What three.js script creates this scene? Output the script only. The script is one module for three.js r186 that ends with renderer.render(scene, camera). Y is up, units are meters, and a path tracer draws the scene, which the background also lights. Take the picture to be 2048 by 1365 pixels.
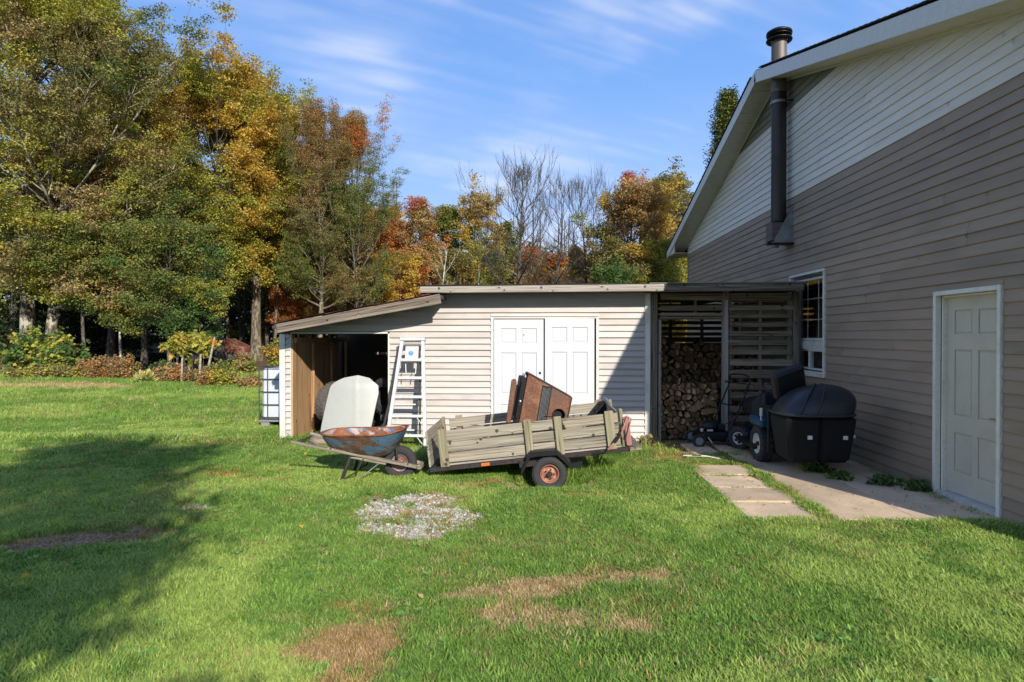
import * as THREE from 'three';
import { mergeGeometries } from 'three/addons/utils/BufferGeometryUtils.js';

// ---------------------------------------------------------------- camera, sky, sun, exposure
const scene = new THREE.Scene();
const EYE = 1.675;
const camera = new THREE.PerspectiveCamera(2 * Math.atan(682.5 / 1250) * 180 / Math.PI, 1024 / 682, 0.1, 400);
camera.rotation.order = 'YXZ';
camera.position.set(0, EYE, 0);
camera.rotation.set(-Math.atan(10.5 / 1250), Math.atan(53 / 1250), 0);

const renderer = new THREE.WebGLRenderer({ antialias: true });
renderer.toneMapping = THREE.LinearToneMapping;
renderer.toneMappingExposure = 1.2;
renderer.shadowMap.enabled = true;

const SUN_SLOPE = new THREE.Vector3(0.725, 1, 1.55);          // towards the sun: behind the camera and to its right
const sun = new THREE.DirectionalLight(new THREE.Color(1.0, 0.95, 0.87), 4.7);
sun.position.copy(SUN_SLOPE).multiplyScalar(45);
sun.castShadow = true;
sun.shadow.mapSize.set(4096, 4096);
Object.assign(sun.shadow.camera, { left: -45, right: 45, top: 45, bottom: -45, near: 1, far: 220 });
sun.target.position.set(-3, 0, -12);
scene.add(sun, sun.target);

// ---------------------------------------------------------------- noise
const { sin, cos, PI, sqrt, abs, min, max, floor, atan2, asin, exp, hypot } = Math;
const TAU = 2 * PI;
function rng(s) {
  let a = (s * 2654435761) >>> 0;
  return () => { a = (a + 0x6d2b79f5) | 0; let t = Math.imul(a ^ (a >>> 15), 1 | a); t = (t + Math.imul(t ^ (t >>> 7), 61 | t)) ^ t; return ((t ^ (t >>> 14)) >>> 0) / 4294967296; };
}
const hash2 = (x, y, s) => { let h = Math.imul(x, 374761393) + Math.imul(y, 668265263) + Math.imul(s, 1274126177); h = Math.imul(h ^ (h >>> 13), 1274126177); return ((h ^ (h >>> 16)) >>> 0) / 4294967296; };
function vnoise(x, y, s = 0, px = 0, py = 0) {              // value noise; px, py: periods
  const ix = floor(x), iy = floor(y), fx = x - ix, fy = y - iy, u = fx * fx * (3 - 2 * fx), v = fy * fy * (3 - 2 * fy);
  const m = (n, p) => (p ? ((n % p) + p) % p : n), x0 = m(ix, px), x1 = m(ix + 1, px), y0 = m(iy, py), y1 = m(iy + 1, py);
  const a = hash2(x0, y0, s), b = hash2(x1, y0, s), c = hash2(x0, y1, s), d = hash2(x1, y1, s);
  return a + (b - a) * u + (c - a) * v + (a - b - c + d) * u * v;
}
function fbm(x, y, oct = 4, s = 0, px = 0, py = 0) {
  let t = 0, a = 0.5, n = 0;
  for (let i = 0; i < oct; i++) { t += a * vnoise(x, y, s + i * 17, px, py); n += a; a *= 0.5; x *= 2; y *= 2; px *= 2; py *= 2; }
  return t / n;
}
const clamp = (x, a = 0, b = 1) => min(b, max(a, x));
const smooth = (a, b, x) => { const t = clamp((x - a) / (b - a)); return t * t * (3 - 2 * t); };
const mix = (a, b, t) => a + (b - a) * t;
const mix3 = (a, b, t) => [mix(a[0], b[0], t), mix(a[1], b[1], t), mix(a[2], b[2], t)];

// ---------------------------------------------------------------- the sky: blue air with wisps of cirrus
{
  const W = 2048, H = 1024, data = new Float32Array(W * H * 4);
  const ramp = [[0, [0.52, 0.66, 0.90]], [6, [0.45, 0.61, 0.92]], [13, [0.315, 0.51, 0.90]], [22, [0.19, 0.385, 0.81]], [32, [0.13, 0.30, 0.71]], [55, [0.10, 0.20, 0.48]], [90, [0.09, 0.17, 0.41]]];
  const air = (el) => { for (let i = 1; i < ramp.length; i++) if (el <= ramp[i][0]) return mix3(ramp[i - 1][1], ramp[i][1], (el - ramp[i - 1][0]) / (ramp[i][0] - ramp[i - 1][0])); return ramp[6][1]; };
  // wisps: azimuth from straight ahead, height, half length, half width (degrees), tilt, strength
  const wisps = [[-15.7, 24.6, 4.2, 1.3, 0.04, 0.55], [-13, 22.2, 2.6, 0.9, -0.05, 0.42], [-7, 28.8, 3.6, 1.2, 0, 0.5], [6, 26.6, 5.2, 1.5, -0.1, 0.6], [13, 27.5, 8, 2.0, 0.1, 0.5],
    [14, 23.5, 8, 2.4, 0.1, 0.4], [-11, 16.5, 9, 2.2, -0.42, 0.42], [-5, 12.5, 7, 2.0, -0.3, 0.4], [-31, 25, 7, 1.6, -0.1, 0.3], [-21, 20, 9, 2.5, -0.1, 0.25], [3, 18, 12, 2.5, 0.05, 0.2], [5, 9, 16, 3, 0, 0.28]];
  for (let k = 0; k < 120; k++) { const r = rng(900 + k); wisps.push([60 + r() * 240, 8 + r() * 50, 4 + r() * 9, 1 + r() * 2, (r() - 0.5) * 0.6, 0.25 + r() * 0.35]); }
  for (let row = 0; row < H; row++) {
    const up = ((row + 0.5) / H - 0.5) * PI, el = up * 180 / PI, base = air(max(el, 0));
    for (let col = 0; col < W; col++) {
      const o = (row * W + col) * 4;
      if (el < 0) { data[o] = 0.10; data[o + 1] = 0.11; data[o + 2] = 0.07; data[o + 3] = 1; continue; }
      const rd = ((col + 0.5) / W - 0.5) * TAU;
      const x = cos(rd) * cos(up), y = sin(up), z = sin(rd) * cos(up);
      const az = ((rd * 180 / PI + 90) % 360 + 540) % 360 - 180;
      let c = 0;
      const k = 1 / (y + 0.16), qx = x * k + 0.25 * fbm(x * k * 4, z * k * 4, 3, 6), qz = z * k + 0.5 * x * k, fib = fbm(qx * 4 + 9, qz * 26, 6, 3), puff = fbm(x * k * 2.2, z * k * 2.2 + 5, 5, 8);
      for (const w of wisps) {
        let da = az - w[0]; if (da > 180) da -= 360; if (da < -180) da += 360;
        if (abs(da) > 32) continue;
        const de = el - w[1], wob = (puff - 0.5) * 3, a = da * cos(w[4]) + de * sin(w[4]), b = -da * sin(w[4]) + de * cos(w[4]) + wob * w[3] * 0.6;
        c += w[5] * exp(-(a * a) / (w[2] * w[2]) - (b * b) / (w[3] * w[3])) * (0.32 + 0.34 * smooth(0.3, 0.72, fib)) * smooth(0.25, 0.65, puff);
      }
      c = clamp(c + 0.19 * smooth(0.35, 0.8, puff * 0.6 + fib * 0.4) * smooth(3, 14, el), 0, 0.85);
      const glow = 0.25 * max(0, (x * 0.4 + y * 0.54 + z * 0.74)) ** 8;
      const cl = [0.92, 0.91, 0.92];
      for (let i = 0; i < 3; i++) data[o + i] = mix(base[i], cl[i], c) + glow * [0.9, 0.85, 0.7][i];
      data[o + 3] = 1;
    }
  }
  const t = new THREE.DataTexture(data, W, H, THREE.RGBAFormat, THREE.FloatType);
  t.mapping = THREE.EquirectangularReflectionMapping; t.magFilter = THREE.LinearFilter; t.minFilter = THREE.LinearFilter; t.needsUpdate = true;
  scene.background = t; scene.environment = t;
}

// ---------------------------------------------------------------- objects: names and tags
const taken = new Map();
function numbered(name) { const n = taken.get(name) || 0; taken.set(name, n + 1); return n ? name + '_' + String(n).padStart(3, '0') : name; }
function tag(o, label, category, group, kind) {
  if (label) o.userData.label = label;
  if (category) o.userData.category = category;
  if (group) o.userData.group = group;
  if (kind) o.userData.kind = kind;
  return o;
}
function thing(name, label, category, pos = [0, 0, 0], turn = 0, group) {
  const o = new THREE.Group(); o.name = numbered(name); o.position.set(...pos); o.rotation.y = turn; scene.add(o);
  return tag(o, label, category, group);
}
function piece(name, geo, material, parent) {
  const m = new THREE.Mesh(geo, material); m.name = parent ? name : numbered(name); m.castShadow = m.receiveShadow = true; (parent || scene).add(m); return m;
}
function holder(name, parent, pos = [0, 0, 0]) { const g = new THREE.Group(); g.name = name; g.position.set(...pos); parent.add(g); return g; }

// ---------------------------------------------------------------- geometry helpers
function raw(pos, nor, uv) {
  const g = new THREE.BufferGeometry();
  g.setAttribute('position', new THREE.BufferAttribute(Float32Array.from(pos), 3));
  g.setAttribute('normal', new THREE.BufferAttribute(Float32Array.from(nor), 3));
  g.setAttribute('uv', new THREE.BufferAttribute(Float32Array.from(uv), 2));
  return g;
}
let uvSeed = 1;
class Flat {                                                  // collects flat polygons; uv in metres, u along `grain` (0 x, 1 y, 2 z)
  constructor(grain = 0) { this.p = []; this.n = []; this.t = []; this.grain = grain; const r = rng(uvSeed++); this.ou = r() * 7; this.ov = r() * 7; }
  tri(a, b, c) {
    const ux = b[0] - a[0], uy = b[1] - a[1], uz = b[2] - a[2], vx = c[0] - a[0], vy = c[1] - a[1], vz = c[2] - a[2];
    let n = [uy * vz - uz * vy, uz * vx - ux * vz, ux * vy - uy * vx]; const l = hypot(...n) || 1; n = n.map((q) => q / l);
    const m = n.map(abs), k = m.indexOf(max(...m)); let ax = [0, 1, 2].filter((q) => q !== k);
    if (ax[1] === this.grain) ax = [ax[1], ax[0]]; else if (ax[0] !== this.grain && k === this.grain) ax = ax;
    for (const q of [a, b, c]) { this.p.push(...q); this.n.push(...n); this.t.push(q[ax[0]] + this.ou, q[ax[1]] + this.ov); }
  }
  quad(a, b, c, d) { this.tri(a, b, c); this.tri(a, c, d); return this; }
  poly(pts) { for (let i = 1; i < pts.length - 1; i++) this.tri(pts[0], pts[i], pts[i + 1]); return this; }
  box(w, h, d, x = 0, y = 0, z = 0, b = 0.004, jit = null) {   // chamfered box; jit(corner) shifts corners
    b = min(b, w * 0.3, h * 0.3, d * 0.3);
    const P = (sx, sy, sz, ax) => {
      const q = [sx * (w / 2 - (ax === 0 ? 0 : b)), sy * (h / 2 - (ax === 1 ? 0 : b)), sz * (d / 2 - (ax === 2 ? 0 : b))];
      const j = jit ? jit(sx, sy, sz) : [0, 0, 0];
      return [q[0] + x + j[0], q[1] + y + j[1], q[2] + z + j[2]];
    };
    const out = (pts, n) => {
      const [a, c, e] = pts, u = [c[0] - a[0], c[1] - a[1], c[2] - a[2]], v = [e[0] - a[0], e[1] - a[1], e[2] - a[2]];
      const f = (u[1] * v[2] - u[2] * v[1]) * n[0] + (u[2] * v[0] - u[0] * v[2]) * n[1] + (u[0] * v[1] - u[1] * v[0]) * n[2];
      this.poly(f < 0 ? pts.slice().reverse() : pts);
    };
    for (const s of [-1, 1]) {
      out([P(s, -1, -1, 0), P(s, 1, -1, 0), P(s, 1, 1, 0), P(s, -1, 1, 0)], [s, 0, 0]);
      out([P(-1, s, -1, 1), P(1, s, -1, 1), P(1, s, 1, 1), P(-1, s, 1, 1)], [0, s, 0]);
      out([P(-1, -1, s, 2), P(1, -1, s, 2), P(1, 1, s, 2), P(-1, 1, s, 2)], [0, 0, s]);
    }
    if (b > 1e-6) {
      for (const s of [-1, 1]) for (const t of [-1, 1]) {
        out([P(s, t, -1, 0), P(s, t, 1, 0), P(s, t, 1, 1), P(s, t, -1, 1)], [s, t, 0]);
        out([P(s, -1, t, 0), P(s, 1, t, 0), P(s, 1, t, 2), P(s, -1, t, 2)], [s, 0, t]);
        out([P(-1, s, t, 1), P(1, s, t, 1), P(1, s, t, 2), P(-1, s, t, 2)], [0, s, t]);
        for (const r of [-1, 1]) out([P(s, t, r, 0), P(s, t, r, 1), P(s, t, r, 2)], [s, t, r]);
      }
    }
    return this;
  }
  prism(prof, axis, a, b) {                                    // closed outline [u,v][] swept along axis from a to b (convex outline)
    const at = (q, s) => (axis === 0 ? [s, q[1], q[0]] : axis === 1 ? [q[0], s, q[1]] : [q[0], q[1], s]);
    const n = prof.length;
    let A = 0; for (let i = 0; i < n; i++) { const p = prof[i], q = prof[(i + 1) % n]; A += p[0] * q[1] - q[0] * p[1]; }
    const flip = (A > 0) !== (axis === 2);
    const put = (pts) => this.poly(flip ? pts.slice().reverse() : pts);
    for (let i = 0; i < n; i++) { const p = prof[i], q = prof[(i + 1) % n]; put([at(p, a), at(q, a), at(q, b), at(p, b)]); }
    put(prof.map((q) => at(q, b))); put(prof.map((q) => at(q, a)).reverse());
    return this;
  }
  done() { return raw(this.p, this.n, this.t); }
}
function plank(w, h, d, x, y, z, b, jit) { const g = w >= h && w >= d ? 0 : h >= d ? 1 : 2; return new Flat(g).box(w, h, d, x, y, z, b, jit).done(); }
function merge(list) {
  return mergeGeometries(list.map((g) => { const q = g.index ? g.toNonIndexed() : g.clone(); for (const k of Object.keys(q.attributes)) if (!['position', 'normal', 'uv'].includes(k)) q.deleteAttribute(k); q.morphAttributes = {}; return q; }));
}
const M4 = () => new THREE.Matrix4();
function move(g, x = 0, y = 0, z = 0, rx = 0, ry = 0, rz = 0) { return g.applyMatrix4(M4().makeRotationFromEuler(new THREE.Euler(rx, ry, rz)).setPosition(x, y, z)); }
function tubePath(points, radii, sides = 6, cap = true) {      // tapered tube through points; uv in metres
  const V = points.map((p) => new THREE.Vector3(...p)), n = V.length, pos = [], nor = [], uv = [], idx = [];
  let prev = new THREE.Vector3(0.31, 0.17, 0.93), len = 0;
  for (let i = 0; i < n; i++) {
    const t = V[min(i + 1, n - 1)].clone().sub(V[max(i - 1, 0)]).normalize();
    const a = prev.clone().sub(t.clone().multiplyScalar(prev.dot(t))); if (a.lengthSq() < 1e-6) a.set(1, 0, 0).cross(t); a.normalize(); prev = a;
    const b = t.clone().cross(a), r = Array.isArray(radii) ? radii[i] : radii;
    if (i) len += V[i].distanceTo(V[i - 1]);
    for (let k = 0; k <= sides; k++) {
      const th = k / sides * TAU, d = a.clone().multiplyScalar(cos(th)).addScaledVector(b, sin(th));
      pos.push(V[i].x + d.x * r, V[i].y + d.y * r, V[i].z + d.z * r); nor.push(d.x, d.y, d.z); uv.push(k / sides * TAU * (Array.isArray(radii) ? radii[0] : r), len);
      if (i && k) { const q = i * (sides + 1) + k, p = q - sides - 1; idx.push(p - 1, p, q, p - 1, q, q - 1); }
    }
  }
  if (cap) for (const [i, s] of [[0, -1], [n - 1, 1]]) {
    const t = V[i ? i : 1].clone().sub(V[i ? i - 1 : 0]).normalize().multiplyScalar(s), c = pos.length / 3;
    pos.push(V[i].x, V[i].y, V[i].z); nor.push(t.x, t.y, t.z); uv.push(0, 0);
    for (let k = 0; k <= sides; k++) { const q = (i * (sides + 1) + k) * 3; pos.push(pos[q], pos[q + 1], pos[q + 2]); nor.push(t.x, t.y, t.z); uv.push(k / sides * 0.1, 0.1); if (k) s > 0 ? idx.push(c, c + k, c + k + 1) : idx.push(c, c + k + 1, c + k); }
  }
  const g = raw(pos, nor, uv); g.setIndex(idx); return g;
}
const lathe = (prof, seg = 32) => new THREE.LatheGeometry(prof.map((p) => new THREE.Vector2(...p)), seg);
function torus(R, r, a = 10, b = 32) { return new THREE.TorusGeometry(R, r, a, b); }
function extrude(pts, depth, bevel = 0.004, holes = [], curve = 8) {
  const s = new THREE.Shape(pts.map((p) => new THREE.Vector2(...p))); for (const h of holes) s.holes.push(new THREE.Path(h.map((p) => new THREE.Vector2(...p))));
  return new THREE.ExtrudeGeometry(s, { depth, bevelEnabled: bevel > 0, bevelThickness: bevel, bevelSize: bevel, bevelOffset: -bevel, bevelSegments: 1, curveSegments: curve });
}
const rect = (x0, y0, x1, y1) => [[x0, y0], [x1, y0], [x1, y1], [x0, y1]];
// ---------------------------------------------------------------- materials: colour, grain and wear computed into textures
const hex = (h) => [(h >> 16) & 255, (h >> 8) & 255, h & 255];
function tex(w, h, fn, srgb = true, rx = 1, ry = 1) {          // fn(u, v) -> [r, g, b] 0..255
  const d = new Uint8Array(w * h * 4);
  for (let y = 0; y < h; y++) for (let x = 0; x < w; x++) { const c = fn((x + 0.5) / w, (y + 0.5) / h), o = (y * w + x) * 4; d[o] = clamp(c[0], 0, 255); d[o + 1] = clamp(c[1], 0, 255); d[o + 2] = clamp(c[2], 0, 255); d[o + 3] = 255; }
  const t = new THREE.DataTexture(d, w, h, THREE.RGBAFormat); t.wrapS = t.wrapT = THREE.RepeatWrapping; t.magFilter = THREE.LinearFilter; t.minFilter = THREE.LinearMipmapLinearFilter; t.generateMipmaps = true;
  if (srgb) t.colorSpace = THREE.SRGBColorSpace; t.repeat.set(rx, ry); t.needsUpdate = true; return t;
}
const grey = (w, h, fn, rx, ry) => tex(w, h, (u, v) => { const g = fn(u, v) * 255; return [g, g, g]; }, false, rx, ry);
const std = (o) => new THREE.MeshStandardMaterial(o);
const phys = (o) => new THREE.MeshPhysicalMaterial(o);
const sc = (c, k) => c.map((q) => q * k);

function woodTex(light, dark, seed, knots = 6, rx = 1 / 1.6, ry = 1 / 0.4, crack = 1) {
  const r = rng(seed), K = []; for (let i = 0; i < knots; i++) K.push([r(), r(), 0.010 + r() * 0.014]);
  const f = (u, v) => {
    let w = 0;
    for (const k of K) { let du = u - k[0], dv = v - k[1]; du -= Math.round(du); dv -= Math.round(dv); const q = hypot(du * 1.6, dv * 0.4 * 1.2); w += exp(-q * q / (k[2] * k[2] * 6)) * (dv > 0 ? 1 : -1) * 0.05; }
    const vv = v + w, streak = fbm(u * 3, vv * 48, 4, seed, 3, 48), broad = fbm(u * 2, vv * 6, 3, seed + 5, 2, 6), fine = vnoise(u * 10, vv * 160, seed + 9, 10, 160);
    return [streak, broad, fine];
  };
  return {
    map: tex(512, 256, (u, v) => {
      const [a, b, c] = f(u, v); let t = clamp(0.15 + (a - 0.5) * 1.5 + b * 0.7 + (c - 0.5) * 0.35);
      let col = mix3(dark, light, t); if (crack && a < 0.27) col = sc(col, 0.62);
      for (const k of K) { let du = u - k[0], dv = v - k[1]; du -= Math.round(du); dv -= Math.round(dv); const q = hypot(du * 1.6, dv * 0.4); if (q < k[2] * 1.3) col = mix3(sc(dark, 0.55), col, smooth(k[2] * 0.5, k[2] * 1.3, q)); }
      return col;
    }, true, rx, ry),
    bump: grey(512, 256, (u, v) => { const [a, b, c] = f(u, v); return clamp(0.3 + a * 0.5 + c * 0.25); }, rx, ry),
  };
}
function wood(light, dark, seed, opt = {}) { const t = woodTex(hex(light), hex(dark), seed, opt.knots ?? 6, opt.rx, opt.ry); return std({ map: t.map, bumpMap: t.bump, bumpScale: opt.bump ?? 0.003, roughness: 0.88 }); }
function rustTex(base, paint, seed, cover, rep = 1) {            // rust with remains of paint
  return tex(512, 512, (u, v) => {
    const n = fbm(u * 5, v * 5, 5, seed, 5, 5), m = fbm(u * 14, v * 14, 4, seed + 3, 14, 14), s = fbm(u * 60, v * 60, 2, seed + 6, 60, 60), big = fbm(u * 3, v * 3, 3, seed + 11, 3, 3);
    let c = mix3(hex(base[0]), hex(base[1]), smooth(0.3, 0.7, m)); c = mix3(c, hex(base[2]), smooth(0.55, 0.75, n)); c = sc(c, 0.78 + s * 0.44);
    if (paint) { const p = smooth(cover - 0.05, cover + 0.05, n * 0.75 + m * 0.25); if (p > 0) c = mix3(c, sc(mix3(hex(paint[0]), hex(paint[1]), smooth(0.35, 0.65, big)), 0.85 + s * 0.3), p); }
    return c;
  }, true, rep, rep);
}
const M = {};
{
  // vinyl siding: embossed grain, faint streaks of dirt
  const emb = grey(512, 128, (u, v) => 0.5 + (fbm(u * 6, v * 40, 3, 41, 6, 40) - 0.5) * 0.9, 1 / 1.2, 1 / 0.12);
  const vinyl = (c, seed, dirt, k) => std({ map: tex(512, 256, (u, v) => { const a = fbm(u * 4, v * 4, 4, seed, 4, 4), b = fbm(u * 10, v * 50, 3, seed + 4, 10, 50), s = vnoise(u * 140, v * 70, seed + 8, 140, 70); let q = mix3(hex(c), hex(dirt), smooth(0.45, 0.8, a) * k); q = sc(q, 0.965 + b * 0.07); if (s > 0.985) q = mix3(q, hex(dirt), 0.5); return q; }, true, 1 / 2.6, 1 / 1.3), bumpMap: emb, bumpScale: 0.0006, roughness: 0.55 });
  M.brownSiding = [vinyl(0x9e8a74, 11, 0x887862, 0.5), vinyl(0x9b8771, 12, 0x847664, 0.6), vinyl(0xa28e77, 13, 0x887862, 0.4), vinyl(0x998570, 14, 0x807462, 0.6)];
  M.whiteSiding = [vinyl(0xe6dece, 15, 0xc2baa6, 0.35), vinyl(0xe2dac9, 16, 0xc4bba6, 0.45), vinyl(0xe9e2d3, 17, 0xccc4b0, 0.3)];
  M.mossSiding = [vinyl(0x86826e, 18, 0x5f604a, 0.8), vinyl(0x7f7c66, 19, 0x57583f, 0.8)];
  M.shedSiding = [vinyl(0xc2b9b0, 20, 0xa89c90, 0.4), vinyl(0xc6bdb4, 21, 0xaea296, 0.3), vinyl(0xbeb5ac, 22, 0xa4988c, 0.45)];
  const coat = (c, seed, dirt, k = 0.3, rough = 0.5, g = 0.08) => std({ map: tex(256, 256, (u, v) => { const a = fbm(u * 5, v * 5, 4, seed, 5, 5), s = fbm(u * 40, v * 40, 2, seed + 3, 40, 40); return sc(mix3(hex(c), hex(dirt), smooth(0.5, 0.8, a) * k), 1 - g / 2 + s * g); }, true, 0.9, 0.9), roughness: rough });
  M.whiteTrim = coat(0xe4dfd0, 31, 0xb8b09c, 0.35);
  M.fascia = coat(0xddd8cc, 32, 0xb9b6b0, 0.3, 0.4);
  M.soffit = coat(0xe2d8c0, 33, 0xbfb8a0, 0.4);
  M.doorWhite = coat(0xcdcdcd, 34, 0xc5c5c3, 0.2, 0.42, 0.02);
  M.doorGrey = coat(0xc6c0aa, 35, 0xb2ac96, 0.3, 0.45, 0.03);
  M.hoodWhite = phys({ map: coat(0xacaca2, 36, 0xa2a296, 0.3, 0.45, 0.03).map, roughness: 0.45, clearcoat: 0.25, clearcoatRoughness: 0.4 });
  M.dark = std({ color: 0x15130f, roughness: 0.9 });
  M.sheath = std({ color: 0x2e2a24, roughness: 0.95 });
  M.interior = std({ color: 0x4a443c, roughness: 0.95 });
  M.glass = phys({ color: 0xffffff, transmission: 1, thickness: 0, roughness: 0.03, ior: 1.5 });
  M.steel = std({ color: 0xc9c6bd, metalness: 0.9, roughness: 0.32 });
  M.brass = std({ color: 0xc8a860, metalness: 0.9, roughness: 0.3 });
  M.alu = std({ map: tex(256, 256, (u, v) => sc([206, 205, 202], 0.9 + 0.16 * fbm(u * 30, v * 4, 3, 51, 30, 4))), roughness: 0.5, metalness: 0.35 });
  M.pipeDark = std({ map: tex(256, 256, (u, v) => sc([66, 60, 54], 0.8 + 0.4 * fbm(u * 6, v * 6, 4, 52, 6, 6))), roughness: 0.5, metalness: 0.55 });
  M.pipeBright = std({ map: tex(256, 256, (u, v) => sc([112, 103, 95], 0.75 + 0.45 * fbm(u * 20, v * 3, 4, 53, 20, 3))), roughness: 0.55, metalness: 0.4 });
  M.galv = std({ map: tex(256, 256, (u, v) => sc([150, 152, 152], 0.8 + 0.35 * fbm(u * 12, v * 12, 3, 54, 12, 12))), roughness: 0.5, metalness: 0.6 });
  M.shingle = std({ map: tex(256, 256, (u, v) => sc([58, 54, 52], 0.6 + 0.9 * fbm(u * 60, v * 60, 2, 55, 60, 60)), true, 1.5, 1.5), roughness: 0.95 });
  M.felt = std({ map: tex(256, 256, (u, v) => sc([48, 44, 42], 0.6 + 0.8 * fbm(u * 30, v * 30, 3, 56, 30, 30)), true, 1.2, 1.2), roughness: 0.95 });
  M.redFelt = std({ map: tex(256, 256, (u, v) => sc(mix3([120, 66, 48], [70, 58, 50], smooth(0.4, 0.6, fbm(u * 6, v * 6, 4, 57, 6, 6))), 0.7 + 0.5 * fbm(u * 50, v * 50, 2, 58, 50, 50)), true, 0.8, 0.8), roughness: 0.95 });
  M.greyBoard = wood(0xbcb2a4, 0x867c6e, 61);
  M.weatherBoard = wood(0x9e907e, 0x5c5044, 62, { bump: 0.004 });
  M.trailerBoard = [wood(0xb0a692, 0x7a705e, 63, { knots: 8 }), wood(0xaaa08c, 0x726858, 64, { knots: 5 }), wood(0xb4a994, 0x80745f, 65, { knots: 7 })];
  M.trailerStake = [wood(0xb0a488, 0x7c7058, 66, { knots: 3 }), wood(0xaaa082, 0x726a50, 67, { knots: 2 })];
  M.palletSlat = [wood(0xa2937c, 0x5e503e, 68), wood(0x9a8a72, 0x564836, 69), wood(0xb0a28c, 0x6c5e4c, 70)];
  M.post = wood(0x948874, 0x564c3e, 71);
  M.plywood = wood(0xd0a97a, 0xa0774e, 72, { knots: 3, bump: 0.0015 });
  M.oldHandle = wood(0xb0a693, 0x766a58, 73, { rx: 1 / 0.9, ry: 1 / 0.25 });
  M.rust = std({ map: rustTex([0x7a4526, 0x9a5a30, 0x5a3826], null, 81, 0, 1.4), roughness: 0.85, metalness: 0.1, bumpMap: grey(256, 256, (u, v) => fbm(u * 20, v * 20, 4, 83, 20, 20), 2, 2), bumpScale: 0.002 });
  M.stoveRust = std({ map: rustTex([0x7c5038, 0x6c4632, 0x5a3e32], [0x8a5e42, 0x6a4c3c], 82, 0.56, 1.6), roughness: 0.72, metalness: 0.15, bumpMap: grey(256, 256, (u, v) => fbm(u * 24, v * 24, 4, 84, 24, 24), 2, 2), bumpScale: 0.0012 });
  M.barrow = std({ map: rustTex([0x564238, 0x6e503c, 0x40342e], [0x4e6678, 0x6e706c], 85, 0.48, 1.7), roughness: 0.55, metalness: 0.25, bumpMap: grey(256, 256, (u, v) => fbm(u * 18, v * 18, 4, 86, 18, 18), 2, 2), bumpScale: 0.0015 });
  M.barrowIn = std({ map: rustTex([0x7c4c32, 0x946040, 0x583a2c], [0xb8a290, 0x6078a0], 87, 0.56, 2.2), roughness: 0.65, metalness: 0.2 });
  M.blackRust = std({ map: rustTex([0x3a2c24, 0x2a2624, 0x5c3a28], [0x2c2b2a, 0x3a3836], 88, 0.5, 2), roughness: 0.8, metalness: 0.2 });
  M.rimRust = std({ map: rustTex([0xa87254, 0x986048, 0x704a38], [0xb4886c, 0x926050], 89, 0.5, 4), roughness: 0.6, metalness: 0.3 });
  M.carRust = std({ map: rustTex([0x7c4a34, 0x9a6248, 0x6a4638], [0x9c8c7c, 0x6e3e34], 90, 0.52, 0.8), roughness: 0.7, metalness: 0.2 });
  M.cast = std({ color: 0x1a1715, roughness: 0.7, metalness: 0.3 });
  M.rubber = std({ map: tex(128, 128, (u, v) => sc([54, 53, 52], 0.8 + 0.4 * fbm(u * 20, v * 20, 3, 91, 20, 20)), true, 3, 3), roughness: 0.88 });
  M.oldRubber = std({ map: tex(128, 128, (u, v) => sc([92, 84, 74], 0.75 + 0.5 * fbm(u * 12, v * 12, 3, 92, 12, 12)), true, 3, 3), roughness: 0.92 });
  M.blackPlastic = std({ color: 0x1b1c1e, roughness: 0.55 });
  M.bagFabric = std({ color: 0x0a0a0a, roughness: 0.9 });
  M.hoodPlastic = std({ map: tex(256, 256, (u, v) => sc([40, 42, 46], 0.85 + 0.3 * fbm(u * 30, v * 30, 3, 93, 30, 30))), roughness: 0.42 });
  M.blackPaint = std({ color: 0x141414, roughness: 0.45, metalness: 0.2 });
  M.teal = std({ color: 0x1d4a62, roughness: 0.4 });
  M.whiteRim = std({ color: 0xd5d2c8, roughness: 0.45 });
  M.greyPlastic = std({ color: 0x8b8b88, roughness: 0.5 });
  M.tank = phys({ map: tex(256, 256, (u, v) => sc([206, 209, 212], 0.93 + 0.1 * fbm(u * 5, v * 5, 3, 94, 5, 5))), roughness: 0.45 });
  M.cage = std({ color: 0x5e6366, roughness: 0.45, metalness: 0.7 });
  M.orange = std({ color: 0xe06a1e, roughness: 0.5 });
  M.redStrap = std({ map: tex(64, 64, (u, v) => sc([172, 118, 108], 0.8 + 0.35 * fbm(u * 16, v * 16, 2, 95, 16, 16))), roughness: 0.85 });
  M.rope = std({ color: 0x3a332c, roughness: 0.95 });
  M.wire = std({ color: 0xb8b4aa, roughness: 0.5, metalness: 0.4 });
  M.label = std({ color: 0xcfcfca, roughness: 0.6 });
  const conc = (c, seed) => std({ map: tex(512, 512, (u, v) => { const a = fbm(u * 6, v * 6, 5, seed, 6, 6), s = vnoise(u * 200, v * 200, seed + 2, 200, 200), st = fbm(u * 3, v * 3, 3, seed + 5, 3, 3); let q = sc(hex(c), 0.82 + a * 0.3 + (s - 0.5) * 0.12); q = mix3(q, [112, 100, 82], smooth(0.58, 0.8, st) * 0.25); if (s > 0.97) q = sc(q, 0.6); return q; }, true, 0.55, 0.55), bumpMap: grey(256, 256, (u, v) => fbm(u * 40, v * 40, 3, seed + 7, 40, 40), 1, 1), bumpScale: 0.0006, roughness: 0.92 });
  M.concrete = [conc(0xd8bc9a, 101), conc(0xd2b694, 102), conc(0xdcc1a0, 103)];
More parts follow.
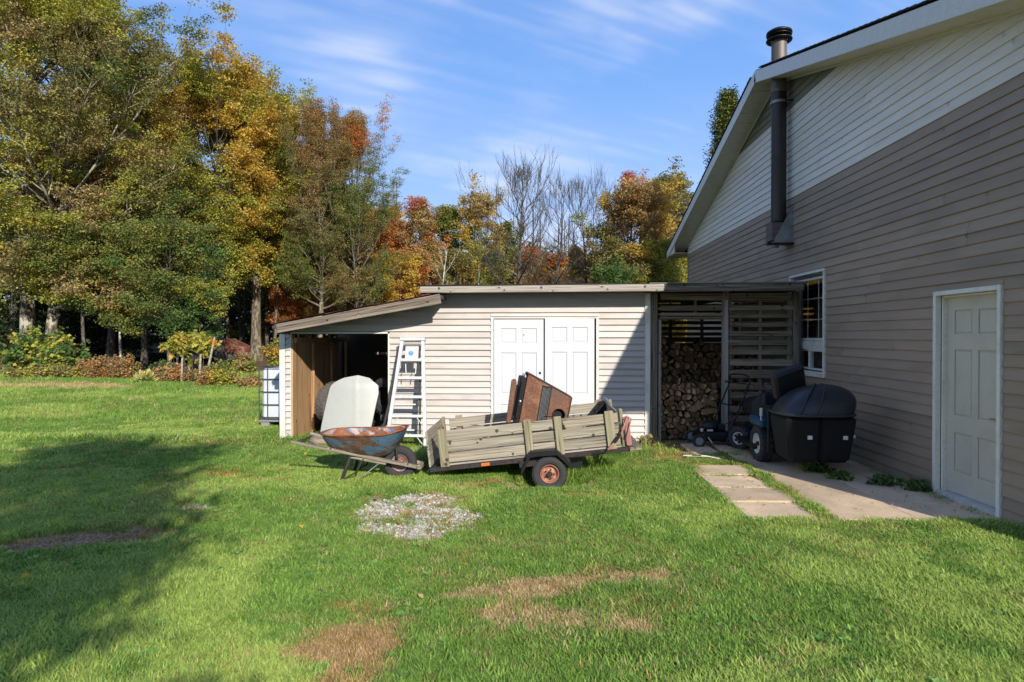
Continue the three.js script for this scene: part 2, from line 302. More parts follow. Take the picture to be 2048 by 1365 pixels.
  const bark = (c1, c2, seed, moss) => std({ map: tex(256, 512, (u, v) => { const a = fbm(u * 10, v * 12, 4, seed, 10, 12), b = fbm(u * 3, v * 5, 3, seed + 3, 3, 5); let q = mix3(hex(c1), hex(c2), smooth(0.35, 0.65, a)); if (moss) q = mix3(q, hex(moss), smooth(0.5, 0.65, b)); return q; }, true, 1.1, 0.5), bumpMap: grey(128, 256, (u, v) => fbm(u * 12, v * 10, 4, seed, 12, 10), 1.1, 0.5), bumpScale: 0.02, roughness: 0.95 });
  M.barkGrey = bark(0x3e372f, 0x746b5e, 111);
  M.barkMottled = bark(0x3c352b, 0x7d7362, 112, 0xb2ac98);
  M.barkDark = bark(0x2a2520, 0x564c40, 113);
  M.barkTan = bark(0x544a3c, 0x8c806a, 114);
  M.barkBirch = std({ map: tex(256, 512, (u, v) => { const a = fbm(u * 6, v * 30, 3, 115, 6, 30), b = fbm(u * 3, v * 4, 3, 116, 3, 4); return a < 0.36 || b < 0.26 ? [70, 62, 54] : sc([214, 208, 196], 0.85 + 0.3 * b); }, true, 1.5, 0.6), roughness: 0.8 });
  M.logEnd = [0, 1, 2, 3].map((k) => std({ map: tex(128, 128, (u, v) => { const q = fbm(u * 6, v * 6, 3, 121 + k, 6, 6), g = fbm(u * 3, v * 30, 3, 125 + k, 3, 30); return sc(mix3(hex([0xc09a6c, 0xb28a60, 0xd0ac7c, 0xa6825a][k]), hex([0x84603e, 0x785a3c, 0x9a764c, 0x6c5236][k]), smooth(0.35, 0.65, q)), 0.8 + 0.35 * g); }, true, 4, 4), roughness: 0.9 }));
  M.logSide = [std({ map: tex(128, 128, (u, v) => sc([98, 82, 64], 0.6 + 0.8 * fbm(u * 10, v * 20, 3, 131, 10, 20)), true, 3, 3), roughness: 0.95 }), std({ map: tex(128, 128, (u, v) => sc([150, 120, 82], 0.7 + 0.5 * fbm(u * 4, v * 30, 3, 132, 4, 30)), true, 3, 3), roughness: 0.92 })];
}
// ---------------------------------------------------------------- ground: lawn with bare, dry and gravelly patches
// patches: x, z, half sizes, kind, strength
const PATCHES = [
  [-1.02, -6.35, 0.32, 0.26, 'gravel', 1], [-0.92, -5.8, 0.44, 0.34, 'gravel', 1], [-1.05, -5.3, 0.38, 0.2, 'gravel', 1], [-1.62, -5.85, 0.24, 0.38, 'gravel', 1], [-0.62, -5.82, 0.26, 0.2, 'gravel', 1], [-1.4, -5.4, 0.28, 0.18, 'gravel', 0.95], [-1.3, -6.2, 0.3, 0.2, 'gravel', 0.6], [-1.72, -6.35, 0.26, 0.10, 'soil', 0.8],
  [-3.62, -5.02, 0.46, 0.2, 'soil', 1], [-3.98, -4.88, 0.3, 0.13, 'soil', 1], [-3.34, -5.24, 0.3, 0.11, 'soil', 1],
  [-3.25, -5.92, 0.24, 0.13, 'gravel', 0.95], [-2.85, -6.05, 0.3, 0.10, 'dry', 0.8], [-2.5, -6.3, 0.25, 0.08, 'dry', 0.6],
  [-1.02, -3.32, 0.33, 0.34, 'brown', 1], [-0.86, -3.02, 0.26, 0.3, 'brown', 0.9], [-1.12, -3.78, 0.32, 0.12, 'dry', 0.8], [-1.5, -3.65, 0.14, 0.08, 'brown', 0.6],
  [0.1, -4.15, 0.5, 0.17, 'straw', 1], [0.6, -4.25, 0.34, 0.13, 'straw', 0.9], [-0.28, -4.02, 0.32, 0.16, 'straw', 0.9], [-0.02, -3.72, 0.42, 0.19, 'straw', 0.95], [0.64, -3.62, 0.28, 0.18, 'straw', 0.95], [0.8, -3.85, 0.2, 0.13, 'dry', 0.7], [0.3, -4.4, 0.25, 0.09, 'dry', 0.7],
  [0.52, -3.17, 0.2, 0.055, 'soil', 0.9],
  [-3.6, -7.4, 0.5, 0.16, 'orange', 0.8], [-3.2, -7.05, 0.4, 0.12, 'dry', 0.7], [-3.9, -6.9, 0.3, 0.1, 'dry', 0.4],
  [-4.9, -10.05, 0.75, 0.42, 'gravel', 0.75], [-5.4, -9.5, 0.7, 0.18, 'dry', 0.7], [-2.35, -7.85, 0.32, 0.12, 'soil', 0.7], [-2.75, -7.6, 0.2, 0.06, 'gravel', 0.5],
  [-0.35, -7.0, 0.36, 0.12, 'soil', 1], [-0.7, -7.02, 0.3, 0.10, 'dry', 0.9], [0.5, -6.5, 0.4, 0.1, 'dry', 0.6], [0.75, -6.55, 0.28, 0.07, 'soil', 0.6],
  [1.72, -8.9, 0.34, 0.5, 'debris', 1], [1.6, -9.5, 0.4, 0.4, 'debris', 0.9], [1.95, -8.35, 0.22, 0.3, 'debris', 0.8],
  [-16.8, -20.3, 3.2, 0.95, 'straw', 1], [-14.6, -19.7, 1.6, 0.6, 'straw', 0.85], [-18.5, -21.2, 2.2, 0.7, 'straw', 0.6], [-9, -14.2, 3.2, 0.3, 'dry', 0.35], [-7.2, -12.8, 2.2, 0.2, 'dry', 0.4], [-12, -13, 3, 0.22, 'dry', 0.35], [-15, -16.6, 3.5, 0.4, 'dry', 0.45], [-6.2, -11.4, 1, 0.16, 'gravel', 0.2],
  [-6.5, -8.6, 0.9, 0.14, 'dry', 0.3], [-2.0, -4.9, 0.5, 0.1, 'dry', 0.35], [-0.6, -5.0, 0.4, 0.08, 'straw', 0.4], [2.4, -3.9, 0.5, 0.12, 'dry', 0.25], [1.3, -3.6, 0.4, 0.12, 'dry', 0.3], [-2.3, -3.9, 0.3, 0.06, 'dry', 0.3], [-0.1, -5.5, 0.16, 0.05, 'straw', 0.6], [-2.1, -5.3, 0.3, 0.07, 'dry', 0.4],
  [-0.2, -9.6, 2.6, 0.25, 'soil', 0.4], [2.2, -12, 3.0, 3.0, 'soil', 0.9],
];
const KIND = { gravel: [0.58, 0.56, 0.52], soil: [0.58, 0.50, 0.40], dry: [0.50, 0.42, 0.25], straw: [0.66, 0.56, 0.38], brown: [0.58, 0.45, 0.28], orange: [0.60, 0.36, 0.17], debris: [0.47, 0.38, 0.28] };   // sRGB
function patchAt(x, z) {                                       // {kind weights} warped by noise
  const wx = x + (fbm(x * 2.2, z * 2.2, 3, 201) - 0.5) * 0.6 + (fbm(x * 9, z * 9, 2, 205) - 0.5) * 0.16, wz = z + (fbm(x * 2.2 + 40, z * 2.2, 3, 202) - 0.5) * 0.46 + (fbm(x * 9 + 7, z * 9, 2, 206) - 0.5) * 0.12;
  let best = 0, kind = null;
  for (const p of PATCHES) {
    const dx = (wx - p[0]) / p[2], dz = (wz - p[1]) / p[3], q = dx * dx + dz * dz;
    if (q > 2.2) continue;
    const w = p[5] * smooth(1.5, 0.55, q);
    if (w > best) { best = w; kind = p[4]; }
  }
  return [best, kind];
}
function onSlab(x, z) { return z < -5.7 && z > -10.1 && ((x > 1.89 && x < 2.585 && z > -8.2) || (x > 2.655 && x < 4.2) || (z < -8.6 && x > 2.2 && x < 4.2)); }
function groundY(x, z) {
  const far = smooth(-11, -26, z);
  let y = (fbm(x * 0.45, z * 0.45, 3, 210) - 0.5) * 0.05 + (fbm(x * 3, z * 3, 2, 211) - 0.5) * 0.012;
  y *= smooth(-2, 1, -z) * (x > 1.6 && z < -5.4 ? 0.2 : 1);
  y -= 0.06 * smooth(-8, -10.2, z);
  y += far * (fbm(x * 0.1, z * 0.1, 2, 212) - 0.5) * 0.3 + smooth(-26, -60, z) * 0.6;
  const dx = x - 0.12, dz = z + 7.15, d = hypot(dx * 0.8, dz * 1.2); y -= 0.10 * smooth(0.5, 0.12, d);      // the trailer wheel has sunk in
  const ex = x + 0.45, ez = z + 7.0; y += 0.05 * exp(-(ex * ex) / 0.05 - (ez * ez) / 0.02);                     // dug up soil in front of it
  return y;
}
function gridSheet(xs, zs, yf, uvf) {
  const pos = [], uv = [], idx = [], n = xs.length;
  for (const z of zs) for (const x of xs) { pos.push(x, yf(x, z), z); uv.push(...uvf(x, z)); }
  for (let j = 0; j < zs.length - 1; j++) for (let i = 0; i < n - 1; i++) { const a = j * n + i, b = a + 1, c = a + n, d = c + 1; idx.push(a, b, d, a, d, c); }
  const g = new THREE.BufferGeometry(); g.setAttribute('position', new THREE.Float32BufferAttribute(pos, 3)); g.setAttribute('uv', new THREE.Float32BufferAttribute(uv, 2)); g.setIndex(idx); g.computeVertexNormals(); return g;
}
const spread = (a, b, n, k = 1) => Array.from({ length: n + 1 }, (_, i) => a + (b - a) * (i / n) ** k);
{
  const LX0 = -24, LX1 = 8, LZ0 = -28, LZ1 = 4;                // the textured part
  const fine = tex(2048, 2048, (u, v) => {
    const x = LX0 + (LX1 - LX0) * u, z = LZ0 + (LZ1 - LZ0) * v;
    const a = fbm(x * 0.8, z * 0.8, 3, 221), b = vnoise(x * 30, z * 30, 222), c = vnoise(x * 62, z * 62, 223);
    let q = mix3([0.19, 0.26, 0.09], [0.30, 0.34, 0.13], a); q = mix3(q, [0.34, 0.29, 0.17], 0.35 * smooth(0.55, 0.9, b));
    const [w, k] = patchAt(x, z); if (k) q = mix3(q, KIND[k], w);
    if (k === 'gravel' && w > 0.4) q = sc(q, 0.72 + 0.5 * c);
    return sc(q, 255 * (0.8 + 0.3 * b * 0.6 + 0.2 * c));
  });
  fine.wrapS = fine.wrapT = THREE.ClampToEdgeWrapping;
  const xs = [...spread(-150, -26, 10), ...spread(-24, -8, 40), ...spread(-7.8, 4.3, 96), ...spread(5, 8, 4), ...spread(12, 120, 8)];
  const zs = [...spread(-170, -30, 14), ...spread(-28, -12, 40), ...spread(-11.8, -2, 98), ...spread(-1, 4, 6), ...spread(8, 60, 5)];
  const g = gridSheet(xs, zs, groundY, (x, z) => [(x - LX0) / (LX1 - LX0), (z - LZ0) / (LZ1 - LZ0)]);
  tag(piece('ground', g, std({ map: fine, roughness: 1 })), null, null, null, 'structure');
  const litter = tex(512, 512, (u, v) => { const a = fbm(u * 8, v * 8, 4, 231, 8, 8), b = vnoise(u * 70, v * 70, 232, 70, 70), c = vnoise(u * 110, v * 110, 233, 110, 110); let q = mix3([58, 44, 30], [104, 76, 46], a); if (b > 0.72) q = mix3(q, [150, 104, 52], 0.8); if (c > 0.84) q = [168, 128, 72]; return q; }, true, 1 / 3, 1 / 3);
  const edge = (x) => -23.5 + (fbm(x * 0.2, 3, 3, 235) - 0.5) * 4;
  const f = gridSheet(spread(-150, 120, 60), spread(0, 1, 40), () => 0, (x, z) => [x, z]);
  const p = f.attributes.position, t = f.attributes.uv;
  for (let i = 0; i < p.count; i++) { const x = p.getX(i), z = mix(edge(x), -165, p.getZ(i) ** 1.6); p.setXYZ(i, x, groundY(x, z) + 0.02, z); t.setXY(i, x, z); }
  f.computeVertexNormals();
  tag(piece('forest_floor', f, std({ map: litter, roughness: 1 })), null, null, null, 'structure');
}

// ---------------------------------------------------------------- concrete patio beside the house
{
  const patio = holder('patio', scene); patio.name = numbered('patio'); tag(patio, null, null, null, 'structure');
  let k = 0;
  const slab = (x0, x1, z0, z1, top, tilt = 0) => piece('concrete_slab', new Flat(0).box(x1 - x0, 0.09, z1 - z0, (x0 + x1) / 2, top - 0.045, (z0 + z1) / 2, 0.006, (sx, sy, sz) => [0, sx * tilt + sz * tilt * 0.6, 0]).done(), M.concrete[k++ % 3], patio);
  const rows = [[-6.27, -5.72], [-6.87, -6.31], [-7.46, -6.91], [-8.05, -7.5]];
  rows.forEach(([a, b], i) => slab(1.905, 2.575, a, b, 0.024 + (i % 2) * 0.006, (i % 2 ? 1 : -1) * 0.003));
  slab(2.665, 3.41, -7.62, -5.72, 0.028, 0.002); slab(3.425, 4.17, -7.62, -5.72, 0.022, -0.002);
  slab(2.665, 3.41, -9.75, -7.64, 0.02, -0.002); slab(3.425, 4.17, -9.75, -7.64, 0.018, 0.002);
  slab(2.2, 2.57, -9.75, -8.3, 0.012);
}
// ---------------------------------------------------------------- the house: a long gable end in brown and white siding
const HX = 4.2, RIDGE_Z = -11.15, H0 = -17.73, H1 = -4.57, SLOPE = 0.29, CH = 0.1163;   // wall plane, ridge, far and near corner, roof slope, siding course
const rakeY = (z) => 6.13 - SLOPE * abs(z - RIDGE_Z);            // underside of the soffit
const WIN = { z0: -10.58, z1: -9.31, y0: 1.055, y1: 2.665 }, DOOR = { z0: -6.785, z1: -5.82, y0: 0.01, y1: 2.138 };
{
  const house = thing('house', 'brown and white sided house with a wide low gable, beside the concrete patio', 'house', [HX, 0, 0]);
  // solid walls behind the siding; local x = 0 is the wall plane and the house lies towards +x
  const outline = [[H0, 0], [H1, 0], [H1, rakeY(H1) + 0.05], [RIDGE_Z, rakeY(RIDGE_Z) + 0.05], [H0, rakeY(H0) + 0.05]].map(([z, y]) => [-z, y]);
  const hole = (o) => [[-o.z0, o.y0], [-o.z0, o.y1], [-o.z1, o.y1], [-o.z1, o.y0]];
  const sheath = extrude(outline, 0.14, 0, [hole(WIN), hole(DOOR)]);
  sheath.applyMatrix4(M4().makeBasis(new THREE.Vector3(0, 0, -1), new THREE.Vector3(0, 1, 0), new THREE.Vector3(1, 0, 0)).setPosition(0.004, 0, 0));
  const wall = piece('wall', sheath, M.sheath, house);
  const closed = new Flat(0);
  closed.box(8.3, 4.2, 0.15, 4.3, 2.1, H0 + 0.08, 0); closed.box(8.3, 4.2, 0.15, 4.3, 2.1, H1 - 0.08, 0); closed.box(0.15, 6, 13, 8.4, 2.6, RIDGE_Z, 0);
  closed.box(8.3, 0.1, 13, 4.3, -0.08, RIDGE_Z, 0); closed.box(8.1, 0.1, 13, 4.3, 3.0, RIDGE_Z, 0); closed.box(0.1, 3, 12.8, 3.4, 1.5, RIDGE_Z, 0);
  piece('inner_wall', closed.done(), M.interior, house);
  // siding: one piece per panel of every course
  const r = rng(301);
  const course = (y0, za, zb, sa, sb, mats, CH = 0.1163) => {                 // za..zb at the bottom edge; sa, sb: how far the ends draw in at the top
    const lip = 0.0135 + r() * 0.006, wa = (r() - 0.5) * 0.006, o = (z, y, x) => [-x, y + (z > (za + zb) / 2 ? wa : -wa) * (x > 0.01 ? 1 : 0), z], y1 = y0 + CH;
    const A = o(za, y0, 0.001), B = o(za, y0, lip), C = o(za + sa * 0.06, y0 + 0.007, lip + 0.001), D = o(za + sa * 0.62, y0 + CH * 0.62, 0.009), E2 = o(za + sa, y1 - 0.001, 0.003);
    const a = o(zb, y0, 0.001), b = o(zb, y0, lip), c = o(zb - sb * 0.06, y0 + 0.007, lip + 0.001), d = o(zb - sb * 0.62, y0 + CH * 0.62, 0.009), e = o(zb - sb, y1 - 0.001, 0.003);
    const f = new Flat(2);
    f.quad(a, A, B, b).quad(b, B, C, c).quad(c, C, D, d).quad(d, D, E2, e).poly([A, E2, D, C, B]).poly([a, b, c, d, e]);
    piece('siding_panel', f.done(), mats[floor(r() * mats.length)], wall);
  };
  const N = 52;
  for (let i = 0; i < N; i++) {
    const y0 = i * CH, y1 = y0 + CH, brown = i < 34;
    const lim = (y) => (y < 4.22 ? [H0, H1] : [RIDGE_Z - (6.17 - y) / SLOPE, RIDGE_Z + (6.17 - y) / SLOPE]);
    let [z0, z1] = lim(y0), [t0, t1] = lim(min(y1, 6.165)); z0 = max(z0, H0); z1 = min(z1, H1); t0 = max(t0, H0); t1 = min(t1, H1);
    if (z1 - z0 < 0.1) break;
    let spans = [[z0, z1]];
    for (const o of [WIN, DOOR]) if (y1 > o.y0 + 0.02 && y0 < o.y1 - 0.02) spans = spans.flatMap(([a, b]) => (o.z0 > a && o.z1 < b ? [[a, o.z0], [o.z1, b]] : [[a, b]]));
    const mats = brown ? M.brownSiding : i >= 47 ? M.mossSiding : M.whiteSiding;
    if (y0 < DOOR.y1 - 0.02 && y1 > DOOR.y1 + 0.02) course(DOOR.y1, DOOR.z0 - 0.002, DOOR.z1 + 0.002, 0, 0, mats, y1 - DOOR.y1);
    let joint = z1 - 0.9 - r() * 3.6;
    for (const [a, b] of spans.reverse()) {
      let e = b;
      while (joint > a + 0.25) { if (joint < e - 0.25) { course(y0, joint, e, 0, e === z1 ? z1 - t1 : 0, mats); e = joint + (r() < 0.6 ? 0.03 : -0.004); } joint -= 2.9 + r() * 1.1; }
      course(y0, a, e, a === z0 ? t0 - z0 : 0, e === z1 ? z1 - t1 : 0, mats);
    }
  }
  for (const z of [H0 + 0.02, H1 - 0.02]) piece('corner_trim', new Flat(1).box(0.03, 4.2, 0.07, -0.012, 2.1, z, 0.004).done(), M.brownSiding[0], house);

  // roof
  const roof = holder('roof', house);
  const slopeLen = hypot(7.5, 7.5 * SLOPE), ang = Math.atan(SLOPE);
  for (const s of [-1, 1]) {                                      // s = -1: far slope
    const rot = (g) => g.applyMatrix4(M4().makeRotationX(s * ang).setPosition(0, 6.33, RIDGE_Z));
    piece('roof_deck', rot(new Flat(2).box(8.9, 0.04, slopeLen, 4.05, -0.02, s * slopeLen / 2, 0).done()), M.dark, roof);
    for (let k = 0; k < 54; k++) {
      const z = slopeLen - 0.14 * k - 0.08, j = (r() - 0.5) * 0.008;
      piece('shingle_course', rot(new Flat(0).box(8.96 + j, 0.012, 0.2, 4.05, 0.018 + r() * 0.004, s * z, 0.002, (sx, sy, sz) => [0, sz * s * 0.006 * 1, 0]).done()), M.shingle, roof);
    }
    piece('fascia', rot(new Flat(2).box(0.022, 0.2, slopeLen - 0.01, -0.405, -0.115, s * (slopeLen + 0.01) / 2, 0.003).done()), M.fascia, roof);
    const n = 25, w = slopeLen / n;
    for (let k = 0; k < n; k++) piece('soffit_panel', rot(new Flat(0).box(0.395, 0.012, w - 0.006, -0.195, -0.205 + (r() - 0.5) * 0.002, s * (k + 0.5) * w, 0.003).done()), M.soffit, roof);
    piece('soffit_trim', rot(new Flat(2).box(0.02, 0.03, slopeLen - 0.3, -0.03, -0.225, s * (slopeLen) / 2, 0.003).done()), M.soffit, roof);
    const eaveZ = RIDGE_Z + s * 7.48, wallZ = s < 0 ? H0 : H1;
    piece('eave_soffit', new Flat(0).box(8.85, 0.02, abs(eaveZ - wallZ), 4.03, 4.0, (eaveZ + wallZ) / 2, 0.003).done(), M.soffit, roof);
    piece('eave_fascia', new Flat(0).box(8.85, 0.2, 0.022, 4.03, 4.1, eaveZ + s * 0.012, 0.003).done(), M.fascia, roof);
  }
  piece('gutter_end', new Flat(1).prism([[H0, 4.0], [RIDGE_Z - 7.48, 4.0], [RIDGE_Z - 7.48, 4.08], [H0, 4.24]].map(([z, y]) => [z, y]), 0, -0.39, -0.37).done(), M.soffit, roof);

  // stovepipe chimney on a wall support
  const pz = -10.64, px = -0.19;
  const flue = holder('chimney_pipe', house, [px, 0, pz]);
  piece('pipe_section', lathe([[0.001, 3.56], [0.120, 3.56], [0.120, 3.58], [0.124, 3.6], [0.124, 3.62], [0.120, 3.64], [0.120, 4.62], [0.124, 4.64], [0.124, 4.67], [0.120, 4.69], [0.120, 5.72]], 40), M.pipeDark, flue);
  piece('pipe_section', lathe([[0.122, 5.72], [0.130, 5.73], [0.130, 5.78], [0.122, 5.79], [0.122, 6.62]], 40), M.pipeBright, flue);
  piece('clamp_band', move(new THREE.CylinderGeometry(0.134, 0.134, 0.045, 40, 1, true), 0, 5.56, 0), M.galv, flue);
  piece('wall_bracket', merge([new Flat(0).box(0.2, 0.03, 0.02, 0.15, 5.56, 0.13, 0.002).done(), new Flat(0).box(0.2, 0.03, 0.02, 0.15, 5.56, -0.13, 0.002).done()]), M.pipeDark, flue);
  piece('flue_cap', merge([lathe([[0.135, 6.58], [0.2, 6.585], [0.208, 6.6], [0.2, 6.615], [0.14, 6.62]], 40), lathe([[0.12, 6.62], [0.12, 6.68]], 40), lathe([[0.12, 6.66], [0.19, 6.665], [0.2, 6.675], [0.13, 6.69]], 40), lathe([[0.16, 6.69], [0.205, 6.70], [0.2, 6.735], [0.15, 6.765], [0.001, 6.785]], 40)]), M.blackPaint, flue);
  const box = new Flat(1).box(0.2, 0.3, 0.27, -0.06, 3.4, 0, 0.004).done();
  piece('tee_box', box, M.pipeBright, flue);
  const tri = (z) => new Flat(1).prism([[0.225, 3.22], [0.225, 3.85], [0.19, 3.85], [-0.13, 3.26], [-0.13, 3.22]], 2, z - 0.006, z + 0.006).done();
  piece('support_bracket', merge([tri(0.16), tri(-0.16), new Flat(0).box(0.4, 0.015, 0.36, 0.04, 3.215, 0, 0.002).done()]), M.galv, flue);
  piece('support_plate', new Flat(0).box(0.5, 0.025, 0.08, 0.0, 3.19, 0.17, 0.003).done(), M.blackPaint, flue);
  piece('drain_cap', move(new THREE.CylinderGeometry(0.06, 0.05, 0.06, 20), -0.05, 3.18, 0), M.galv, flue);

  // window: fixed light with a grille over a slider
  const win = holder('window', house, [0, 0, (WIN.z0 + WIN.z1) / 2]); const ww = WIN.z1 - WIN.z0, wh = WIN.y1 - WIN.y0;
  const bar = (n, y, z, hh, dd, x = 0, t = 0.05, m = M.whiteTrim) => piece(n, new Flat(hh > dd ? 1 : 2).box(t, hh, dd, x, y, z, 0.004).done(), m, win);
  bar('frame', WIN.y1 - 0.02, 0, 0.04, ww, -0.005, 0.07); bar('frame', WIN.y0 + 0.025, 0, 0.05, ww, -0.008, 0.075);
  for (const s of [-1, 1]) bar('frame', (WIN.y0 + WIN.y1) / 2, s * (ww / 2 - 0.02), wh - 0.092, 0.04, -0.005, 0.07);
  bar('jamb', (WIN.y0 + WIN.y1) / 2, -ww / 2 + 0.045, wh - 0.1, 0.012, 0.085, 0.105); bar('jamb', (WIN.y0 + WIN.y1) / 2, ww / 2 - 0.045, wh - 0.1, 0.012, 0.085, 0.105);
  bar('head_jamb', WIN.y1 - 0.055, 0, 0.03, ww - 0.1, 0.085, 0.1, M.greyPlastic); bar('sill', WIN.y0 + 0.062, 0, 0.024, ww - 0.1, 0.07, 0.12);
  bar('rail', 1.53, 0, 0.13, ww - 0.1, 0.05, 0.06);
  const sash = (y0, y1, z0, z1, x, w = 0.04) => { bar('sash', y1 - w / 2, (z0 + z1) / 2, w, z1 - z0, x, 0.04); bar('sash', y0 + w / 2, (z0 + z1) / 2, w, z1 - z0, x, 0.04); for (const z of [z0 + w / 2, z1 - w / 2]) bar('sash', (y0 + y1) / 2, z, y1 - y0 - 2 * w - 0.002, w, x, 0.04); piece('pane', new Flat(1).box(0.005, y1 - y0 - 2 * w + 0.004, z1 - z0 - 2 * w + 0.004, x + 0.004, (y0 + y1) / 2, (z0 + z1) / 2, 0).done(), M.glass, win); };
  const a = -ww / 2 + 0.06, b = ww / 2 - 0.06;
  sash(1.6, 2.58, a, b, 0.07);
  for (const k of [1, 2]) { bar('muntin', 2.09, a + (b - a) * k / 3, 0.9, 0.014, 0.085, 0.008); }
  for (const k of [1, 2]) bar('muntin', 1.6 + 0.98 * k / 3, 0, 0.014, b - a - 0.08, 0.086, 0.01);
  sash(1.15, 1.465, a, 0.01, 0.075, 0.03); sash(1.15, 1.465, -0.02, b, 0.04, 0.03);

  // side door
  const dr = holder('door', house, [0, 0, (DOOR.z0 + DOOR.z1) / 2]); const dw = DOOR.z1 - DOOR.z0;
  const tb = (n, h, d, x, y, z, t = 0.04, m = M.whiteTrim) => piece(n, new Flat(h > d ? 1 : 2).box(t, h, d, x, y, z, 0.004).done(), m, dr);
  for (const s of [-1, 1]) tb('casing', DOOR.y1 - DOOR.y0, 0.045, -0.008, (DOOR.y0 + DOOR.y1) / 2, s * (dw / 2 - 0.0225), 0.06);
  tb('casing', 0.045, dw - 0.092, -0.008, DOOR.y1 - 0.0225, 0, 0.06);
  for (const s of [-1, 1]) tb('jamb', DOOR.y1 - 0.06, 0.02, 0.085, DOOR.y1 / 2 - 0.02, s * (dw / 2 - 0.055), 0.12);
  tb('jamb', 0.02, dw - 0.13, 0.085, DOOR.y1 - 0.056, 0, 0.12);
  tb('threshold', 0.05, dw - 0.1, 0.05, 0.035, 0, 0.16, M.alu);
  doorLeaf(dr, 'leaf', 0.835, 2.02, M.doorGrey, (g) => g.applyMatrix4(M4().makeBasis(new THREE.Vector3(0, 0, 1), new THREE.Vector3(0, 1, 0), new THREE.Vector3(-1, 0, 0)).setPosition(0.10, 0.062, 0)));
  const hd = piece('handle', merge([move(new THREE.CylinderGeometry(0.028, 0.03, 0.015, 20), 0.085, 0.9, 0.35, 0, 0, PI / 2), move(new THREE.CylinderGeometry(0.011, 0.011, 0.05, 12), 0.065, 0.9, 0.35, 0, 0, PI / 2), tubePath([[0.045, 0.9, 0.355], [0.04, 0.9, 0.3], [0.042, 0.893, 0.25]], [0.011, 0.01, 0.008], 8)]), M.brass, dr);
  piece('knocker', merge([move(new THREE.CylinderGeometry(0.013, 0.016, 0.015, 14), 0.088, 1.62, 0.01, 0, 0, PI / 2), new Flat(1).box(0.012, 0.07, 0.014, 0.086, 1.585, 0.005, 0.003).done()]), M.cast, dr);
}
function doorLeaf(parent, name, w, h, m, put) {                   // a six panel door, front towards +z, standing on y = 0, centred on x
  const rows = [[0.22, 0.62], [0.80, 1.47], [1.63, 1.87]].map((q) => q.map((v) => v * h / 2.02)), cols = [[-w / 2 + 0.115, -0.045], [0.045, w / 2 - 0.115]];
  const holes = []; for (const [y0, y1] of rows) for (const [x0, x1] of cols) holes.push(rect(x0, y0, x1, y1).reverse());
  const front = extrude(rect(-w / 2, 0, w / 2, h), 0.007, 0.005, holes); front.translate(0, 0, 0.018);
  const leaf = piece(name, put(merge([new Flat(1).box(w, h, 0.032, 0, h / 2, 0.0, 0.003).done(), front])), m, parent);
  for (const [y0, y1] of rows) for (const [x0, x1] of cols) piece('door_panel', put(new Flat(1).box(x1 - x0 - 0.03, y1 - y0 - 0.03, 0.02, (x0 + x1) / 2, (y0 + y1) / 2, 0.014, 0.006).done()), m, parent);
  return leaf;
}
